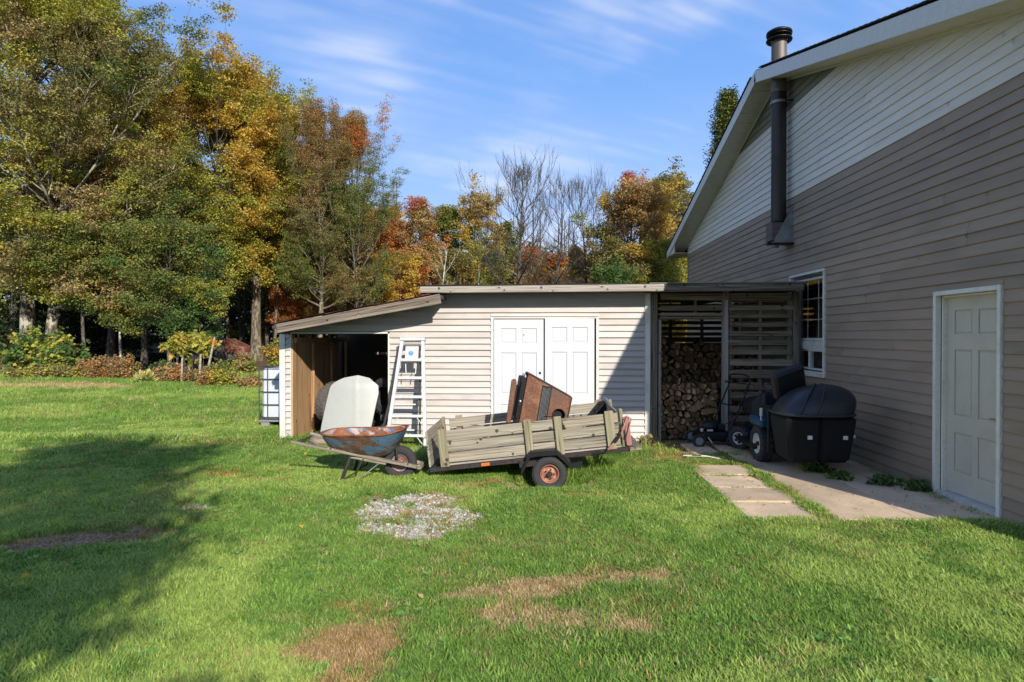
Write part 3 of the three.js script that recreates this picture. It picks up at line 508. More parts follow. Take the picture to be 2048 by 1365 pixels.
// ---------------------------------------------------------------- the shed: sided front with double doors, an open lean-to at its left, a firewood bay at its right
const SZ = -10.16;
{
  const shed = thing('shed', 'low cream sided shed with white double doors, open lean-to and firewood bay', 'shed', [0, 0, SZ]);
  const r = rng(401), CS = 0.1016, B = -0.08;
  const roofLine = (x) => (x > -1.86 ? 2.40 : 2.19 + (x + 1.555) * 0.1773);       // underside of the boards along the front
  // front wall: framing behind, siding in courses
  const wall = piece('wall', merge([
    new Flat(0).box(0.95, 2.44, 0.08, -1.20, 1.14, -0.05, 0).done(), new Flat(0).prism([[-2.455, -0.08], [-1.676, -0.08], [-1.676, 2.12], [-2.455, 1.98]], 2, -0.09, -0.01).done(), new Flat(0).box(0.86, 2.44, 0.08, 1.345, 1.14, -0.05, 0).done(), new Flat(0).box(1.62, 0.41, 0.08, 0.095, 2.165, -0.05, 0).done(),
    new Flat(0).prism([[-4.25, 1.72], [-2.46, 1.72], [-2.46, 2.02], [-4.25, 1.7]], 2, -0.09, -0.01).done(), new Flat(1).box(0.14, 1.8, 0.08, -4.17, 0.82, -0.05, 0).done()]), M.sheath, shed);
  const panel = (y0, xa, xb, cutA = 0) => {
    if (xb - xa < 0.02) return;
    const lip = 0.028 + r() * 0.004, y1 = y0 + CS - 0.001, sag = (r() - 0.5) * 0.004, f = new Flat(0);
    const P = (x, y, z, c = 0) => [x + c, y + (x < 0 ? sag : -sag), z];
    const a = [P(xa, y0, 0), P(xa, y0, lip), P(xa, y0 + 0.007, lip + 0.001, cutA * 0.07), P(xa, y1 - 0.03, 0.008, cutA * 0.7), P(xa, y1, 0.003, cutA)];
    const b = [P(xb, y0, 0), P(xb, y0, lip), P(xb, y0 + 0.007, lip + 0.001), P(xb, y1 - 0.03, 0.008), P(xb, y1, 0.003)];
    for (let i = 0; i < 4; i++) f.quad(a[i], b[i], b[i + 1], a[i + 1]);
    f.poly(a.slice().reverse()); f.poly(b);
    piece('siding_panel', f.done(), M.shedSiding[floor(r() * 3)], wall);
  };
  for (let i = 0; i < 25; i++) {
    const y0 = B + i * CS, y1 = y0 + CS;
    if (y0 > 2.36) break;
    const left = (y) => (y < 1.74 ? -2.44 : y < 1.73 + 0.44 ? max(-4.24, -1.555 + (y - 2.20) / 0.1773) : -1.7);   // where the sloping roof cuts a course
    let xa = left(y0), cut = 0; if (y0 > 1.7) { xa = left(y0); cut = min(0.55, max(0, left(y1) - xa)); }
    const j = i > 20 ? 99 : -2.2 + r() * 1.2, inDoor = y0 < 1.95;
    const xr = inDoor ? -0.775 : 1.712;
    if (xr - xa > 1.4 && i % 3 === 1 && j < xr - 0.3) { panel(y0, xa, j, cut); panel(y0, j - 0.012, xr); } else if (i === 19) { panel(y0, xa, -0.99, cut); panel(y0 - 0.008, -0.985, xr); } else if (!inDoor && i % 2) { panel(y0, xa, 0.95, cut); panel(y0, 0.945, xr); } else panel(y0, xa, xr, cut);
    if (inDoor) panel(y0, 0.972, 1.712);
    if (y0 < 1.66) panel(y0, -4.17, -4.09);
  }
  const trim = (n, w, h, d, x, y, z, m = M.whiteTrim) => piece(n, plank(w, h, d, x, y, z, 0.004), m, shed);
  trim('corner_trim', 0.095, 1.83, 0.04, -4.225, 0.835, 0.012); trim('corner_trim', 0.085, 2.44, 0.05, 1.757, 1.14, 0.01);
  trim('opening_trim', 0.03, 1.78, 0.1, -2.452, 0.82, -0.03); trim('opening_trim', 1.62, 0.03, 0.1, -3.28, 1.723, -0.03); trim('opening_trim', 0.012, 1.76, 0.06, -4.083, 0.83, 0.0);
  trim('door_trim', 0.04, 2.06, 0.05, -0.753, 0.95, 0.012); trim('door_trim', 0.04, 2.06, 0.05, 0.950, 0.95, 0.016); trim('door_trim', 1.74, 0.035, 0.05, 0.098, 2.008, 0.016);
  // double doors
  for (const [x, w, z, turn, hgt] of [[-0.322, 0.808, -0.004, 0, 2.0], [0.502, 0.80, 0.004, 0.006, 2.02]]) {
    const d = holder('door', shed, [x, -0.06, z]); d.rotation.y = turn;
    doorLeaf(d, 'leaf', w, hgt, M.doorWhite, (g) => g);
    if (x < 0) { piece('lock_plate', merge([move(new THREE.CylinderGeometry(0.024, 0.026, 0.012, 18), 0.345, 1.0, 0.024, PI / 2), move(new THREE.CylinderGeometry(0.02, 0.022, 0.012, 18), 0.345, 1.13, 0.024, PI / 2)]), M.doorWhite, d); piece('peephole', move(new THREE.CylinderGeometry(0.009, 0.009, 0.012, 12), 0.085, 1.75, 0.024, PI / 2), M.cast, d); }
  }
  // boards along the roof edge
  const fz = 0.41;
  const fas = (x0, y0, x1, y1, h, z, m, t = 0.04) => { const l = hypot(x1 - x0, y1 - y0), a = atan2(y1 - y0, x1 - x0); return piece('fascia_board', move(new Flat(0).box(l, h, t, 0, -h / 2, 0, 0.006, (sx, sy) => [0, sx * sy * 0.002, 0]).done(), (x0 + x1) / 2, (y0 + y1) / 2, z, 0, 0, a), m, shed); };
  fas(-1.86, 2.452, 1.94, 2.474, 0.107, fz, M.greyBoard); fas(1.945, 2.478, 4.06, 2.496, 0.125, fz - 0.012, M.weatherBoard);
  fas(-4.11, 1.86, -1.53, 2.322, 0.148, 0.53, M.weatherBoard, 0.045);
  piece('fascia_board', plank(0.04, 0.14, 3.4, -4.12, 1.77, -1.19, 0.005), M.weatherBoard, shed);
  // roofs
  const flat = holder('roof', shed);
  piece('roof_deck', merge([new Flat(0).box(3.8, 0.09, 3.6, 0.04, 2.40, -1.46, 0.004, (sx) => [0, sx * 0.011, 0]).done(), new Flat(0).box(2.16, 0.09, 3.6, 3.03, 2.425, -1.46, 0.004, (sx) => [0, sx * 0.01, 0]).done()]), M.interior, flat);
  piece('roofing_felt', new Flat(0).box(6.0, 0.014, 3.75, 1.12, 2.476, -1.44, 0.004, (sx) => [0, sx * 0.024, 0]).done(), M.felt, flat);
  for (let k = 0; k < 5; k++) piece('edge_flashing', move(new Flat(0).box(1.18, 0.012, 0.09, 0, 0, 0, 0.003).done(), -1.27 + k * 1.19, 2.468 + k * 0.0065, fz - 0.022 + (r() - 0.5) * 0.01, (r() - 0.5) * 0.03, 0, (r() - 0.4) * 0.008), k > 2 ? M.greyPlastic : M.felt, flat);
  const lean = holder('lean_to_roof', shed);
  const sl = Math.atan(0.1773);
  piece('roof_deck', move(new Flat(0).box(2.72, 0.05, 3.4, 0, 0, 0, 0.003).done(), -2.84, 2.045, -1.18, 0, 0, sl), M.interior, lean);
  for (let k = 0; k < 6; k++) piece('roofing_strip', move(new Flat(0).box(0.44 + r() * 0.03, 0.012, 3.56, 0, 0, 0, 0.003, (sx, sy, sz) => [0, (sz > 0 ? -0.012 * r() : 0) + sx * 0.004, sz > 0 ? (r() - 0.4) * 0.05 : 0]).done(), -3.95 + k * 0.41, 1.862 + 0.03 + (k * 0.41 + 0.05) * 0.1773 + 0.012 + (k % 2) * 0.006, -1.22, 0, 0, sl + (r() - 0.5) * 0.02), M.redFelt, lean);
  // body: other walls, floor, posts and rafters inside
  const body = new Flat(0);
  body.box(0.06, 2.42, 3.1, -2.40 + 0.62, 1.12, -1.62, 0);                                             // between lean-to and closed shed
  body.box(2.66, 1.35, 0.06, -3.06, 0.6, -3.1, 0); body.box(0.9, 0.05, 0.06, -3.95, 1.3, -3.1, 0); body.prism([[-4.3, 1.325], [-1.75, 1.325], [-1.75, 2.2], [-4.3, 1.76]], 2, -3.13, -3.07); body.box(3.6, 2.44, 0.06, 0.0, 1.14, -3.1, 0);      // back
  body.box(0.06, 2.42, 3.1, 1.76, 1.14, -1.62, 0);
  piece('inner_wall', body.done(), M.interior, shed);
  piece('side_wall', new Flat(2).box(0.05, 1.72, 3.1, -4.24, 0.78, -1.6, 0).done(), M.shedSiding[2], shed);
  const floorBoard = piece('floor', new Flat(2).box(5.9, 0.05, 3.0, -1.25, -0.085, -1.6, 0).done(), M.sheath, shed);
  for (let k = 0; k < 5; k++) piece('plywood_board', plank(0.018, 1.68 + (r() - 0.5) * 0.02, 0.42 + r() * 0.1, -4.075 - (k % 2) * 0.008, 0.79, -0.25 - k * 0.48, 0.003), M.plywood, shed);
  piece('top_plate', plank(0.05, 0.09, 2.9, -4.04, 1.6, -1.5, 0.004), M.plywood, shed);
  for (const z of [-0.9, -1.9, -2.8]) piece('stud', plank(0.05, 1.6, 0.04, -4.045, 0.75, z, 0.004), M.plywood, shed);
  piece('slit_board', plank(0.5, 0.04, 0.03, -2.75, 1.2, -2.9, 0.003), M.greyBoard, shed);
  // firewood bay
  const post = (x, z, y0, y1, w = 0.09, d = 0.09, m = M.post) => piece('post', plank(w, y1 - y0, d, x, (y0 + y1) / 2, z, 0.006), m, shed);
  post(1.86, -0.0, -0.08, 2.36, 0.10, 0.1); post(1.955, -0.04, -0.08, 1.95, 0.05, 0.08, M.greyBoard); post(2.99, 0.0, -0.06, 2.38, 0.085, 0.1, M.greyBoard); post(4.10, 0.0, -0.06, 2.38, 0.09, 0.09); post(1.86, -3.0, -0.08, 2.36); post(4.10, -3.0, -0.08, 2.36);
  piece('beam', plank(1.02, 0.045, 0.09, 2.46, 1.96, -0.02, 0.005), M.post, shed);
  for (const [y, h] of [[2.30, 0.11], [2.12, 0.08], [2.02, 0.05]]) piece('slat', plank(1.0, h, 0.02, 2.46, y, 0.012, 0.003), M.palletSlat[floor(r() * 3)], shed);
  for (const x of [2.52]) piece('stud', plank(0.04, 0.36, 0.04, x, 2.15, -0.022, 0.003), M.palletSlat[0], shed);
  const pallet = holder('slat_wall', shed);
  const ys = [[2.30, 0.12], [2.125, 0.08], [1.99, 0.06], [1.855, 0.07], [1.71, 0.08], [1.565, 0.08], [1.415, 0.075], [1.245, 0.1], [1.065, 0.135], [0.87, 0.11], [0.72, 0.10], [0.50, 0.1], [0.34, 0.1], [0.17, 0.1], [0.02, 0.09]];
  for (const [y, h] of ys) { const w = 1.0 + (r() - 0.5) * 0.04; piece('slat', move(new Flat(0).box(w, h, 0.02, 0, 0, 0, 0.003, (sx, sy) => [0, sy * sx * (r() - 0.5) * 0.012, 0]).done(), 3.55 + (r() - 0.5) * 0.02, y, 0.01, (r() - 0.5) * 0.06, 0, (r() - 0.5) * 0.008), M.palletSlat[floor(r() * 3)], pallet); }
  for (const x of [3.08, 3.55, 4.0]) for (const [a, b] of [[-0.05, 1.12], [1.14, 2.36]]) piece('stringer', plank(0.045, b - a, 0.09, x, (a + b) / 2, -0.05, 0.004), M.palletSlat[1], pallet);
  for (let k = 0; k < 12; k++) piece('slat', plank(1.0, 0.09, 0.018, 3.55, 0.06 + k * 0.2, -0.115, 0.003), M.palletSlat[2], pallet);
  const back = holder('back_wall', shed);
  for (let k = 0; k < 20; k++) { const gap = k > 13 && k % 1 === 0, y = 0.0 + k * 0.118; piece('slat', plank(2.2, gap ? 0.072 : 0.105, 0.02, 2.95, y + 0.06, -3.05, 0.003), M.palletSlat[k % 3], back); }
  for (const x of [2.2, 2.75, 3.4]) piece('stud', plank(0.06, 2.4, 0.05, x, 1.15, -3.01, 0.004), M.palletSlat[0], back);
  piece('rafter', plank(0.05, 0.14, 3.2, 3.0, 2.32, -1.5, 0.005), M.palletSlat[1], shed);
}

// ---------------------------------------------------------------- firewood: split logs, each its own piece, packed like cells
{
  const cells = (x0, x1, y0, y1, n, s) => {                     // cells of scattered points, clipped to the box
    const r = rng(s), pts = [], nx = Math.round((x1 - x0) / n), ny = Math.round((y1 - y0) / n);
    for (let j = 0; j < ny; j++) for (let i = 0; i < nx; i++) pts.push([x0 + (i + 0.5 + (j % 2 ? 0.25 : -0.25) + (r() - 0.5) * 0.75) * (x1 - x0) / nx, y0 + (j + 0.5 + (r() - 0.5) * 0.75) * (y1 - y0) / ny]);
    return pts.map((p) => {
      let poly = rect(x0, y0, x1, y1);
      for (const q of pts) {
        if (q === p || hypot(q[0] - p[0], q[1] - p[1]) > n * 4) continue;
        const mx = (p[0] + q[0]) / 2, my = (p[1] + q[1]) / 2, nx2 = q[0] - p[0], ny2 = q[1] - p[1], d = (v) => (v[0] - mx) * nx2 + (v[1] - my) * ny2, out = [];
        poly.forEach((v, i) => { const w = poly[(i + 1) % poly.length], a = d(v), b = d(w); if (a <= 0) out.push(v); if (a * b < 0) { const t = a / (a - b); out.push([mix(v[0], w[0], t), mix(v[1], w[1], t)]); } });
        poly = out; if (!poly.length) break;
      }
      return { p, poly };
    }).filter((c) => c.poly.length > 2);
  };
  const r = rng(77);
  const stack = (x0, x1, y0, y1, n, z, seed, label, group, tops) => {
    for (const { p, poly } of cells(x0, x1, y0, y1, n, seed)) {
      if (p[1] > tops(p[0])) continue;
      const k = 0.86 + r() * 0.08, drop = poly.length > 4 && r() < 0.5 ? floor(r() * poly.length) : -1;
      const pts = poly.filter((_, i) => i !== drop).map((v) => [(v[0] - p[0]) * k, (v[1] - p[1]) * k]);
      const g = extrude(pts, 0.38 + r() * 0.06, 0.004); g.translate(0, 0, -0.4);
      const m = new THREE.Mesh(g, [M.logEnd[floor(r() * 4)], M.logSide[r() < 0.5 ? 0 : 1]]); m.name = numbered('firewood_log'); m.castShadow = m.receiveShadow = true;
      m.position.set(p[0], p[1], z + (r() - 0.5) * 0.12); m.rotation.set((r() - 0.5) * 0.1, (r() - 0.5) * 0.22, (r() - 0.5) * 0.06);
      scene.add(m); tag(m, label, 'firewood', group);
    }
  };
  stack(2.0, 2.96, -0.03, 0.98, 0.090, SZ - 0.3, 21, 'split firewood log in the pale lower front stack of the wood bay', 'split logs of the lower front stack', (x) => 0.80 + 0.18 * fbm(x * 5, 1, 2, 9));
  stack(2.0, 3.95, 0.5, 1.62, 0.115, SZ - 1.5, 22, 'dark split firewood log in the upper rear stack of the wood bay', 'split logs of the upper rear stack', (x) => 1.5 + 0.12 * fbm(x * 4, 3, 2, 5));
  stack(3.1, 3.95, 0.0, 0.5, 0.12, SZ - 1.5, 23, 'dark split firewood log in the upper rear stack of the wood bay', 'split logs of the upper rear stack', () => 9);
  // a few lie across the front of the lower stack
  for (const [x, y, a, l, z] of [[2.62, 0.52, 0.45, 0.26, 0.04], [2.80, 0.58, -0.35, 0.24, 0.03], [2.80, 0.44, 0.12, 0.26, 0.04]]) {
    const g = extrude([[-0.05, -0.035], [0.05, -0.04], [0.02, 0.05]], l, 0.004); g.translate(0, 0, -l / 2);
    const m = new THREE.Mesh(g, [M.logEnd[2], M.logSide[1]]); m.name = numbered('firewood_log'); m.castShadow = m.receiveShadow = true;
    m.position.set(x, y, SZ - 0.22 + z); m.rotation.set(0, PI / 2 + 0.25, 0); m.rotation.order = 'ZYX'; m.rotation.z = a; scene.add(m);
    tag(m, 'split firewood log lying crosswise on the front of the lower stack', 'firewood', 'split logs lying crosswise');
  }
}
// ---------------------------------------------------------------- wheels
function tyre(R, w, hole, lugs = 0, side = 0.012) {             // axis along z
  const t = R - hole, prof = [[hole, -w * 0.36], [hole + t * 0.35, -w * 0.5], [R - t * 0.3, -w * 0.5], [R - t * 0.07, -w * 0.41], [R, -w * 0.25], [R, w * 0.25], [R - t * 0.07, w * 0.41], [R - t * 0.3, w * 0.5], [hole + t * 0.35, w * 0.5], [hole, w * 0.36], [hole + 0.004, 0], [hole, -w * 0.36]];
  const parts = [lathe(prof, 48).rotateX(PI / 2)];
  for (let i = 0; i < lugs; i++) for (const s of [-1, 1]) { const a = (i + (s > 0 ? 0.5 : 0)) / lugs * TAU, g = new Flat(2).box(0.6 * TAU * R / lugs, side * 1.6, w * 0.34, 0, 0, 0, 0.003).done(); move(g, 0, R, s * w * 0.27, 0, s * 0.35, 0); parts.push(g.applyMatrix4(M4().makeRotationZ(a))); }
  return merge(parts);
}
// ---------------------------------------------------------------- utility trailer of weathered boards
{
  const t = thing('utility_trailer', 'weathered plank sided utility trailer tilted down to its left, standing before the double doors', 'trailer', [0.126, 0.0, -7.75]);
  const bed = (n, g, m, p) => piece(n, move(g, 0, 0, 0, 0, 0, 0.114), m, p || t);          // bed tilts about the axle
  const r = rng(501), X0 = -1.23, X1 = 0.86, ZN = 0.55, ZF = -0.62, Y0 = 0.325, BH = 0.128;
  // near and far sides: three boards each, with a lower far board hidden inside
  for (const [z, s] of [[ZN, 1], [ZF, -1]]) {
    const seg = s > 0 ? [[X0, X0 + 1.0], [X0 + 1.004, X0 + 1.36], [X0 + 1.364, X1]] : [[X0 - 0.03, X1]];
    for (let k = 0; k < 3; k++) for (const [a, b] of seg) bed('board', new Flat(0).box(b - a, BH - 0.014, 0.024, (a + b) / 2, Y0 + (k + 0.5) * BH, z + (r() - 0.5) * 0.006, 0.004, (sx, sy) => [0, (r() - 0.5) * 0.004, (r() - 0.5) * 0.004]).done(), M.trailerBoard[floor(r() * 3)]);
    const sx = s > 0 ? [[X0 + 0.055, 0.1], [X0 + 1.05, 0.085], [X0 + 1.40, 0.085], [X1 - 0.1, 0.1]] : [[X0 + 0.1, 0.09], [X1 - 0.1, 0.09]];
    for (const [x, w] of sx) bed('stake', new Flat(1).box(w, 0.44, 0.036, x, Y0 + 0.19, z + s * 0.032, 0.005).done(), M.trailerStake[floor(r() * 2)]);
  }
  // ends
  for (let k = 0; k < 4; k++) bed('end_board', new Flat(2).box(0.024, 0.1, ZN - ZF + 0.04, X0 - 0.125, Y0 - 0.02 + (k + 0.5) * 0.104, (ZN + ZF) / 2, 0.004).done(), M.trailerBoard[k % 3]);
  bed('stake', new Flat(1).box(0.04, 0.46, 0.07, X0 - 0.095, Y0 + 0.19, ZF + 0.08, 0.005).done(), M.trailerStake[0]);
  for (let k = 0; k < 3; k++) bed('end_board', new Flat(2).box(0.024, BH - 0.006, ZN - ZF - 0.03, X1 + 0.005, Y0 + (k + 0.5) * BH, (ZN + ZF) / 2, 0.004).done(), M.trailerBoard[(k + 1) % 3]);
  for (const z of [ZN - 0.02, ZF + 0.1]) bed('stake', new Flat(1).box(0.036, 0.43, 0.09, X1 + 0.04, Y0 + 0.2, z, 0.005).done(), M.trailerStake[1]);
  bed('floor', new Flat(0).box(X1 - X0, 0.02, ZN - ZF, (X0 + X1) / 2, Y0 - 0.015, (ZN + ZF) / 2, 0.003).done(), M.greyBoard);
  bed('corner_panel', new Flat(0).prism([[X1 - 0.30, Y0 + 0.20], [X1 - 0.01, Y0 + 0.14], [X1 - 0.01, Y0 + 0.40], [X1 - 0.10, Y0 + 0.395]], 2, ZF + 0.018, ZF + 0.028).done(), M.blackPaint);
  // frame
  const fr = new Flat(0);
  fr.box(X1 - X0 + 0.3, 0.05, 0.05, (X0 + X1) / 2 + 0.02, Y0 - 0.052, ZN + 0.0, 0.003); fr.box(X1 - X0 + 0.3, 0.05, 0.05, (X0 + X1) / 2 + 0.02, Y0 - 0.052, ZF, 0.003);
  for (const x of [X0 - 0.1, -0.3, X1 + 0.12]) fr.box(0.05, 0.05, ZN - ZF - 0.05, x, Y0 - 0.055, (ZN + ZF) / 2, 0.003);
  bed('frame', fr.done(), M.blackRust);
  bed('tongue', merge([new Flat(0).box(0.62, 0.05, 0.05, X0 - 0.42, Y0 - 0.06, -0.05, 0.004).done(), move(new THREE.CylinderGeometry(0.035, 0.04, 0.12, 14), X0 - 0.7, Y0 - 0.06, -0.05)]), M.blackRust);
  bed('rear_sill', new Flat(0).box(0.14, 0.045, ZN - ZF + 0.1, X1 + 0.16, Y0 - 0.05, (ZN + ZF) / 2, 0.005).done(), M.weatherBoard);
  bed('reflector', new Flat(0).box(0.1, 0.035, 0.012, X0 + 0.52, Y0 - 0.05, ZN + 0.033, 0.003).done(), M.orange);
  bed('side_bracket', new Flat(0).box(0.2, 0.06, 0.1, -0.22, Y0 - 0.085, ZN + 0.06, 0.004).done(), M.blackRust);
  // wheels, axle and fenders
  for (const s of [1, -1]) {
    const z = s > 0 ? 0.62 : -0.72, w = holder('wheel', t, [0, 0.105, z]);
    piece('tyre', tyre(0.196, 0.115, 0.105, 40, 0.006), M.rubber, w);
    piece('rim', merge([lathe([[0.105, -0.03], [0.109, 0.05], [0.1, 0.048], [0.086, 0.034], [0.082, 0.012], [0.045, 0.03], [0.03, 0.032], [0.001, 0.03]].map(([a, b]) => [a, b * s]), 36).rotateX(PI / 2)]), M.rimRust, w);
    piece('hub', merge([move(new THREE.CylinderGeometry(0.03, 0.03, 0.05, 18), 0, 0, s * 0.045, PI / 2), ...[0, 1, 2, 3, 4].map((k) => move(new THREE.CylinderGeometry(0.009, 0.009, 0.026, 6), cos(k * TAU / 5) * 0.05, sin(k * TAU / 5) * 0.05, s * 0.036, PI / 2))]), M.blackRust, w);
    const pts = [[-0.32, 0.05], [-0.2, 0.262], [0.1, 0.262], [0.25, 0.10], [0.38, 0.115]], f = new Flat(0);
    for (let i = 0; i < 4; i++) { const [a, b] = [pts[i], pts[i + 1]]; f.prism([a, b, [b[0], b[1] + 0.012], [a[0], a[1] + 0.012]], 2, z - s * 0.13, z + s * 0.09); f.prism([[a[0], a[1] - 0.045], [b[0], b[1] - 0.045], b, a], 2, z + s * 0.084, z + s * 0.09); }
    piece('fender', move(f.done(), 0, 0.105, 0, 0, 0, 0.08), M.blackPaint, t);
  }
  piece('axle', move(new THREE.CylinderGeometry(0.022, 0.022, 1.3, 12), 0, 0.105, -0.05, PI / 2), M.blackRust, t);
  // cord hanging over the side, strap and red tail post at the right end
  bed('cord', merge([tubePath([[0.02, Y0 + 0.39, 0.3], [0.1, Y0 + 0.405, 0.5], [0.15, Y0 + 0.40, 0.565], [0.18, Y0 + 0.35, 0.585], [0.185, Y0 + 0.25, 0.585]], 0.006, 6), tubePath([[0.15, Y0 + 0.40, 0.565], [0.215, Y0 + 0.36, 0.59], [0.235, Y0 + 0.3, 0.588]], 0.006, 6), move(new THREE.CylinderGeometry(0.012, 0.01, 0.045, 10), 0.185, Y0 + 0.225, 0.585), move(new THREE.CylinderGeometry(0.011, 0.009, 0.035, 10), 0.238, Y0 + 0.283, 0.588)]), M.rope);
  bed('tail_post', new Flat(1).box(0.06, 0.33, 0.05, X1 + 0.09, Y0 + 0.16, ZN + 0.04, 0.008).done(), M.redStrap);
  bed('strap', merge([tubePath([[X1 + 0.10, Y0 + 0.33, ZN + 0.085], [X1 + 0.0, Y0 + 0.12, ZN + 0.09], [X1 - 0.16, Y0 - 0.02, ZN + 0.085]], 0.011, 6), tubePath([[X1 + 0.09, Y0 + 0.34, ZN + 0.08], [X1 + 0.14, Y0 + 0.3, ZN + 0.08], [X1 + 0.07, Y0 + 0.1, ZN + 0.09]], 0.009, 6)]), M.redStrap);
  bed('buckle', new Flat(0).box(0.12, 0.035, 0.02, 0, 0, 0, 0.004).done().applyMatrix4(M4().makeRotationZ(0.85).setPosition(X1 - 0.04, Y0 + 0.1, ZN + 0.1)), M.cast);
  bed('chain', merge(Array.from({ length: 9 }, (_, i) => move(torus(0.012, 0.0035, 6, 12), X1 - 0.17 - i * 0.016, Y0 - 0.035 - sin(i * 0.5) * 0.012, ZN + 0.09, i % 2 ? PI / 2 : 0, 0.3, 0))), M.cast);
  bed('coil_of_wire', merge([tubePath(Array.from({ length: 30 }, (_, i) => [X1 - 0.02 + sin(i * 1.1) * 0.02, Y0 + 0.42 + cos(i * 1.1) * 0.018, ZF + 0.05 + i * 0.025]), 0.005, 5)]), M.wire);
  bed('wire_loop', tubePath([[X0 - 0.14, Y0 + 0.33, 0.3], [X0 - 0.22, Y0 + 0.28, 0.3], [X0 - 0.24, Y0 + 0.18, 0.3], [X0 - 0.2, Y0 + 0.1, 0.3]], 0.005, 5), M.wire);
}
// ---------------------------------------------------------------- rusty stove carried in the trailer
{
  const s = thing('wood_stove', 'rusty brown steel wood stove with a side grille, lying tilted in the trailer', 'stove', [-0.02, 0.76, -7.72]);
  s.rotation.set(0, 0.10, -0.17);
  const W = 0.56, D = 0.42, H = 0.66;                              // local: front towards -x, near side towards +z
  const outline = [[-0.21, -0.19], [0.36, -0.19], [0.375, 0.235], [0.345, 0.255], [-0.18, 0.44], [-0.2, 0.43]];
  const circ = (x, y, R, n) => Array.from({ length: n }, (_, i) => [x + R * cos(-i / n * TAU), y + R * sin(-i / n * TAU)]);
  const grille = [[0.0, -0.17], [0.0, 0.325], [0.105, 0.30], [0.105, -0.17]];
  const side = extrude(outline, 0.006, 0.002, [circ(0.245, -0.0, 0.075, 28), grille]); side.translate(0, 0, D / 2);
  piece('side_panel', side, M.stoveRust, s);
  const far = extrude(outline, 0.006, 0.002); far.translate(0, 0, -D / 2); piece('side_panel', far, M.stoveRust, s);
  const wrap = new Flat(0); for (let i = 1; i < outline.length - 1; i++) { const [a, b] = [outline[i], outline[i + 1]]; wrap.quad([a[0], a[1], D / 2], [b[0], b[1], D / 2], [b[0], b[1], -D / 2], [a[0], a[1], -D / 2]); }
  piece('top_panel', wrap.done(), M.rust, s);
  const strip = new Flat(0); for (const [a, b] of [[outline[5], outline[4]], [outline[4], outline[3]], [outline[3], outline[2]], [outline[2], outline[1]]]) { const l = hypot(b[0] - a[0], b[1] - a[1]), nx = (b[1] - a[1]) / l, ny = -(b[0] - a[0]) / l; strip.prism([a, b, [b[0] + nx * 0.016, b[1] + ny * 0.016], [a[0] + nx * 0.016, a[1] + ny * 0.016]], 2, D / 2 + 0.006, D / 2 + 0.014); }
  piece('edge_strip', strip.done(), M.blackRust, s);
  const gf = holder('grille', s, [0, 0, D / 2]);
  for (let k = 0; k < 7; k++) piece('bar', new Flat(1).box(0.0045, 0.46, 0.01, 0.011 + k * 0.014, 0.075, -0.004, 0.001).done(), M.galv, gf);
  piece('grille_frame', merge([new Flat(1).box(0.012, 0.5, 0.016, -0.003, 0.075, 0.004, 0.002).done(), new Flat(1).box(0.014, 0.49, 0.016, 0.108, 0.07, 0.004, 0.002).done(), new Flat(0).box(0.12, 0.012, 0.016, 0.052, 0.315, 0.004, 0.002).done()]), M.blackRust, gf);
  piece('flue_collar', move(lathe([[0.076, -0.05], [0.08, 0.012], [0.074, 0.014], [0.07, -0.06]], 32).rotateX(PI / 2), 0.245, 0, D / 2), M.blackRust, s);
  const core = new Flat(0).box(0.5, 0.5, 0.34, 0.05, 0.02, 0, 0.01); piece('firebox', core.done(), M.cast, s);
  piece('front_casting', merge([new Flat(1).box(0.09, 0.56, 0.38, -0.235, 0.10, 0, 0.012).done(), new Flat(1).box(0.02, 0.36, 0.25, -0.285, 0.08, 0.02, 0.006).done(), new Flat(1).box(0.03, 0.45, 0.03, -0.25, 0.1, 0.2, 0.005).done()]), M.cast, s);
  piece('door_plate', extrude([[-0.31, -0.19], [-0.255, -0.19], [-0.262, 0.30], [-0.275, 0.335], [-0.30, 0.345], [-0.33, 0.32]].map((p) => [p[0] - 0.055, p[1]]), 0.03, 0.006).translate(0, 0, 0.17), M.stoveRust, s);
  piece('knob', merge([move(new THREE.SphereGeometry(0.02, 16, 12), -0.24, 0.09, 0.215), move(new THREE.CylinderGeometry(0.006, 0.006, 0.06, 8), -0.24, 0.055, 0.212, 0.4)]), M.steel, s);
  piece('bolt', merge([-0.1, -0.02, 0.06].map((z) => move(new THREE.CylinderGeometry(0.014, 0.018, 0.03, 10), -0.225, 0.395, z + 0.1, 0, 0, 0.2)).concat([move(torus(0.014, 0.005, 6, 14), -0.25, 0.41, 0.1, 0, 0.6, 0)])), M.galv, s);
}
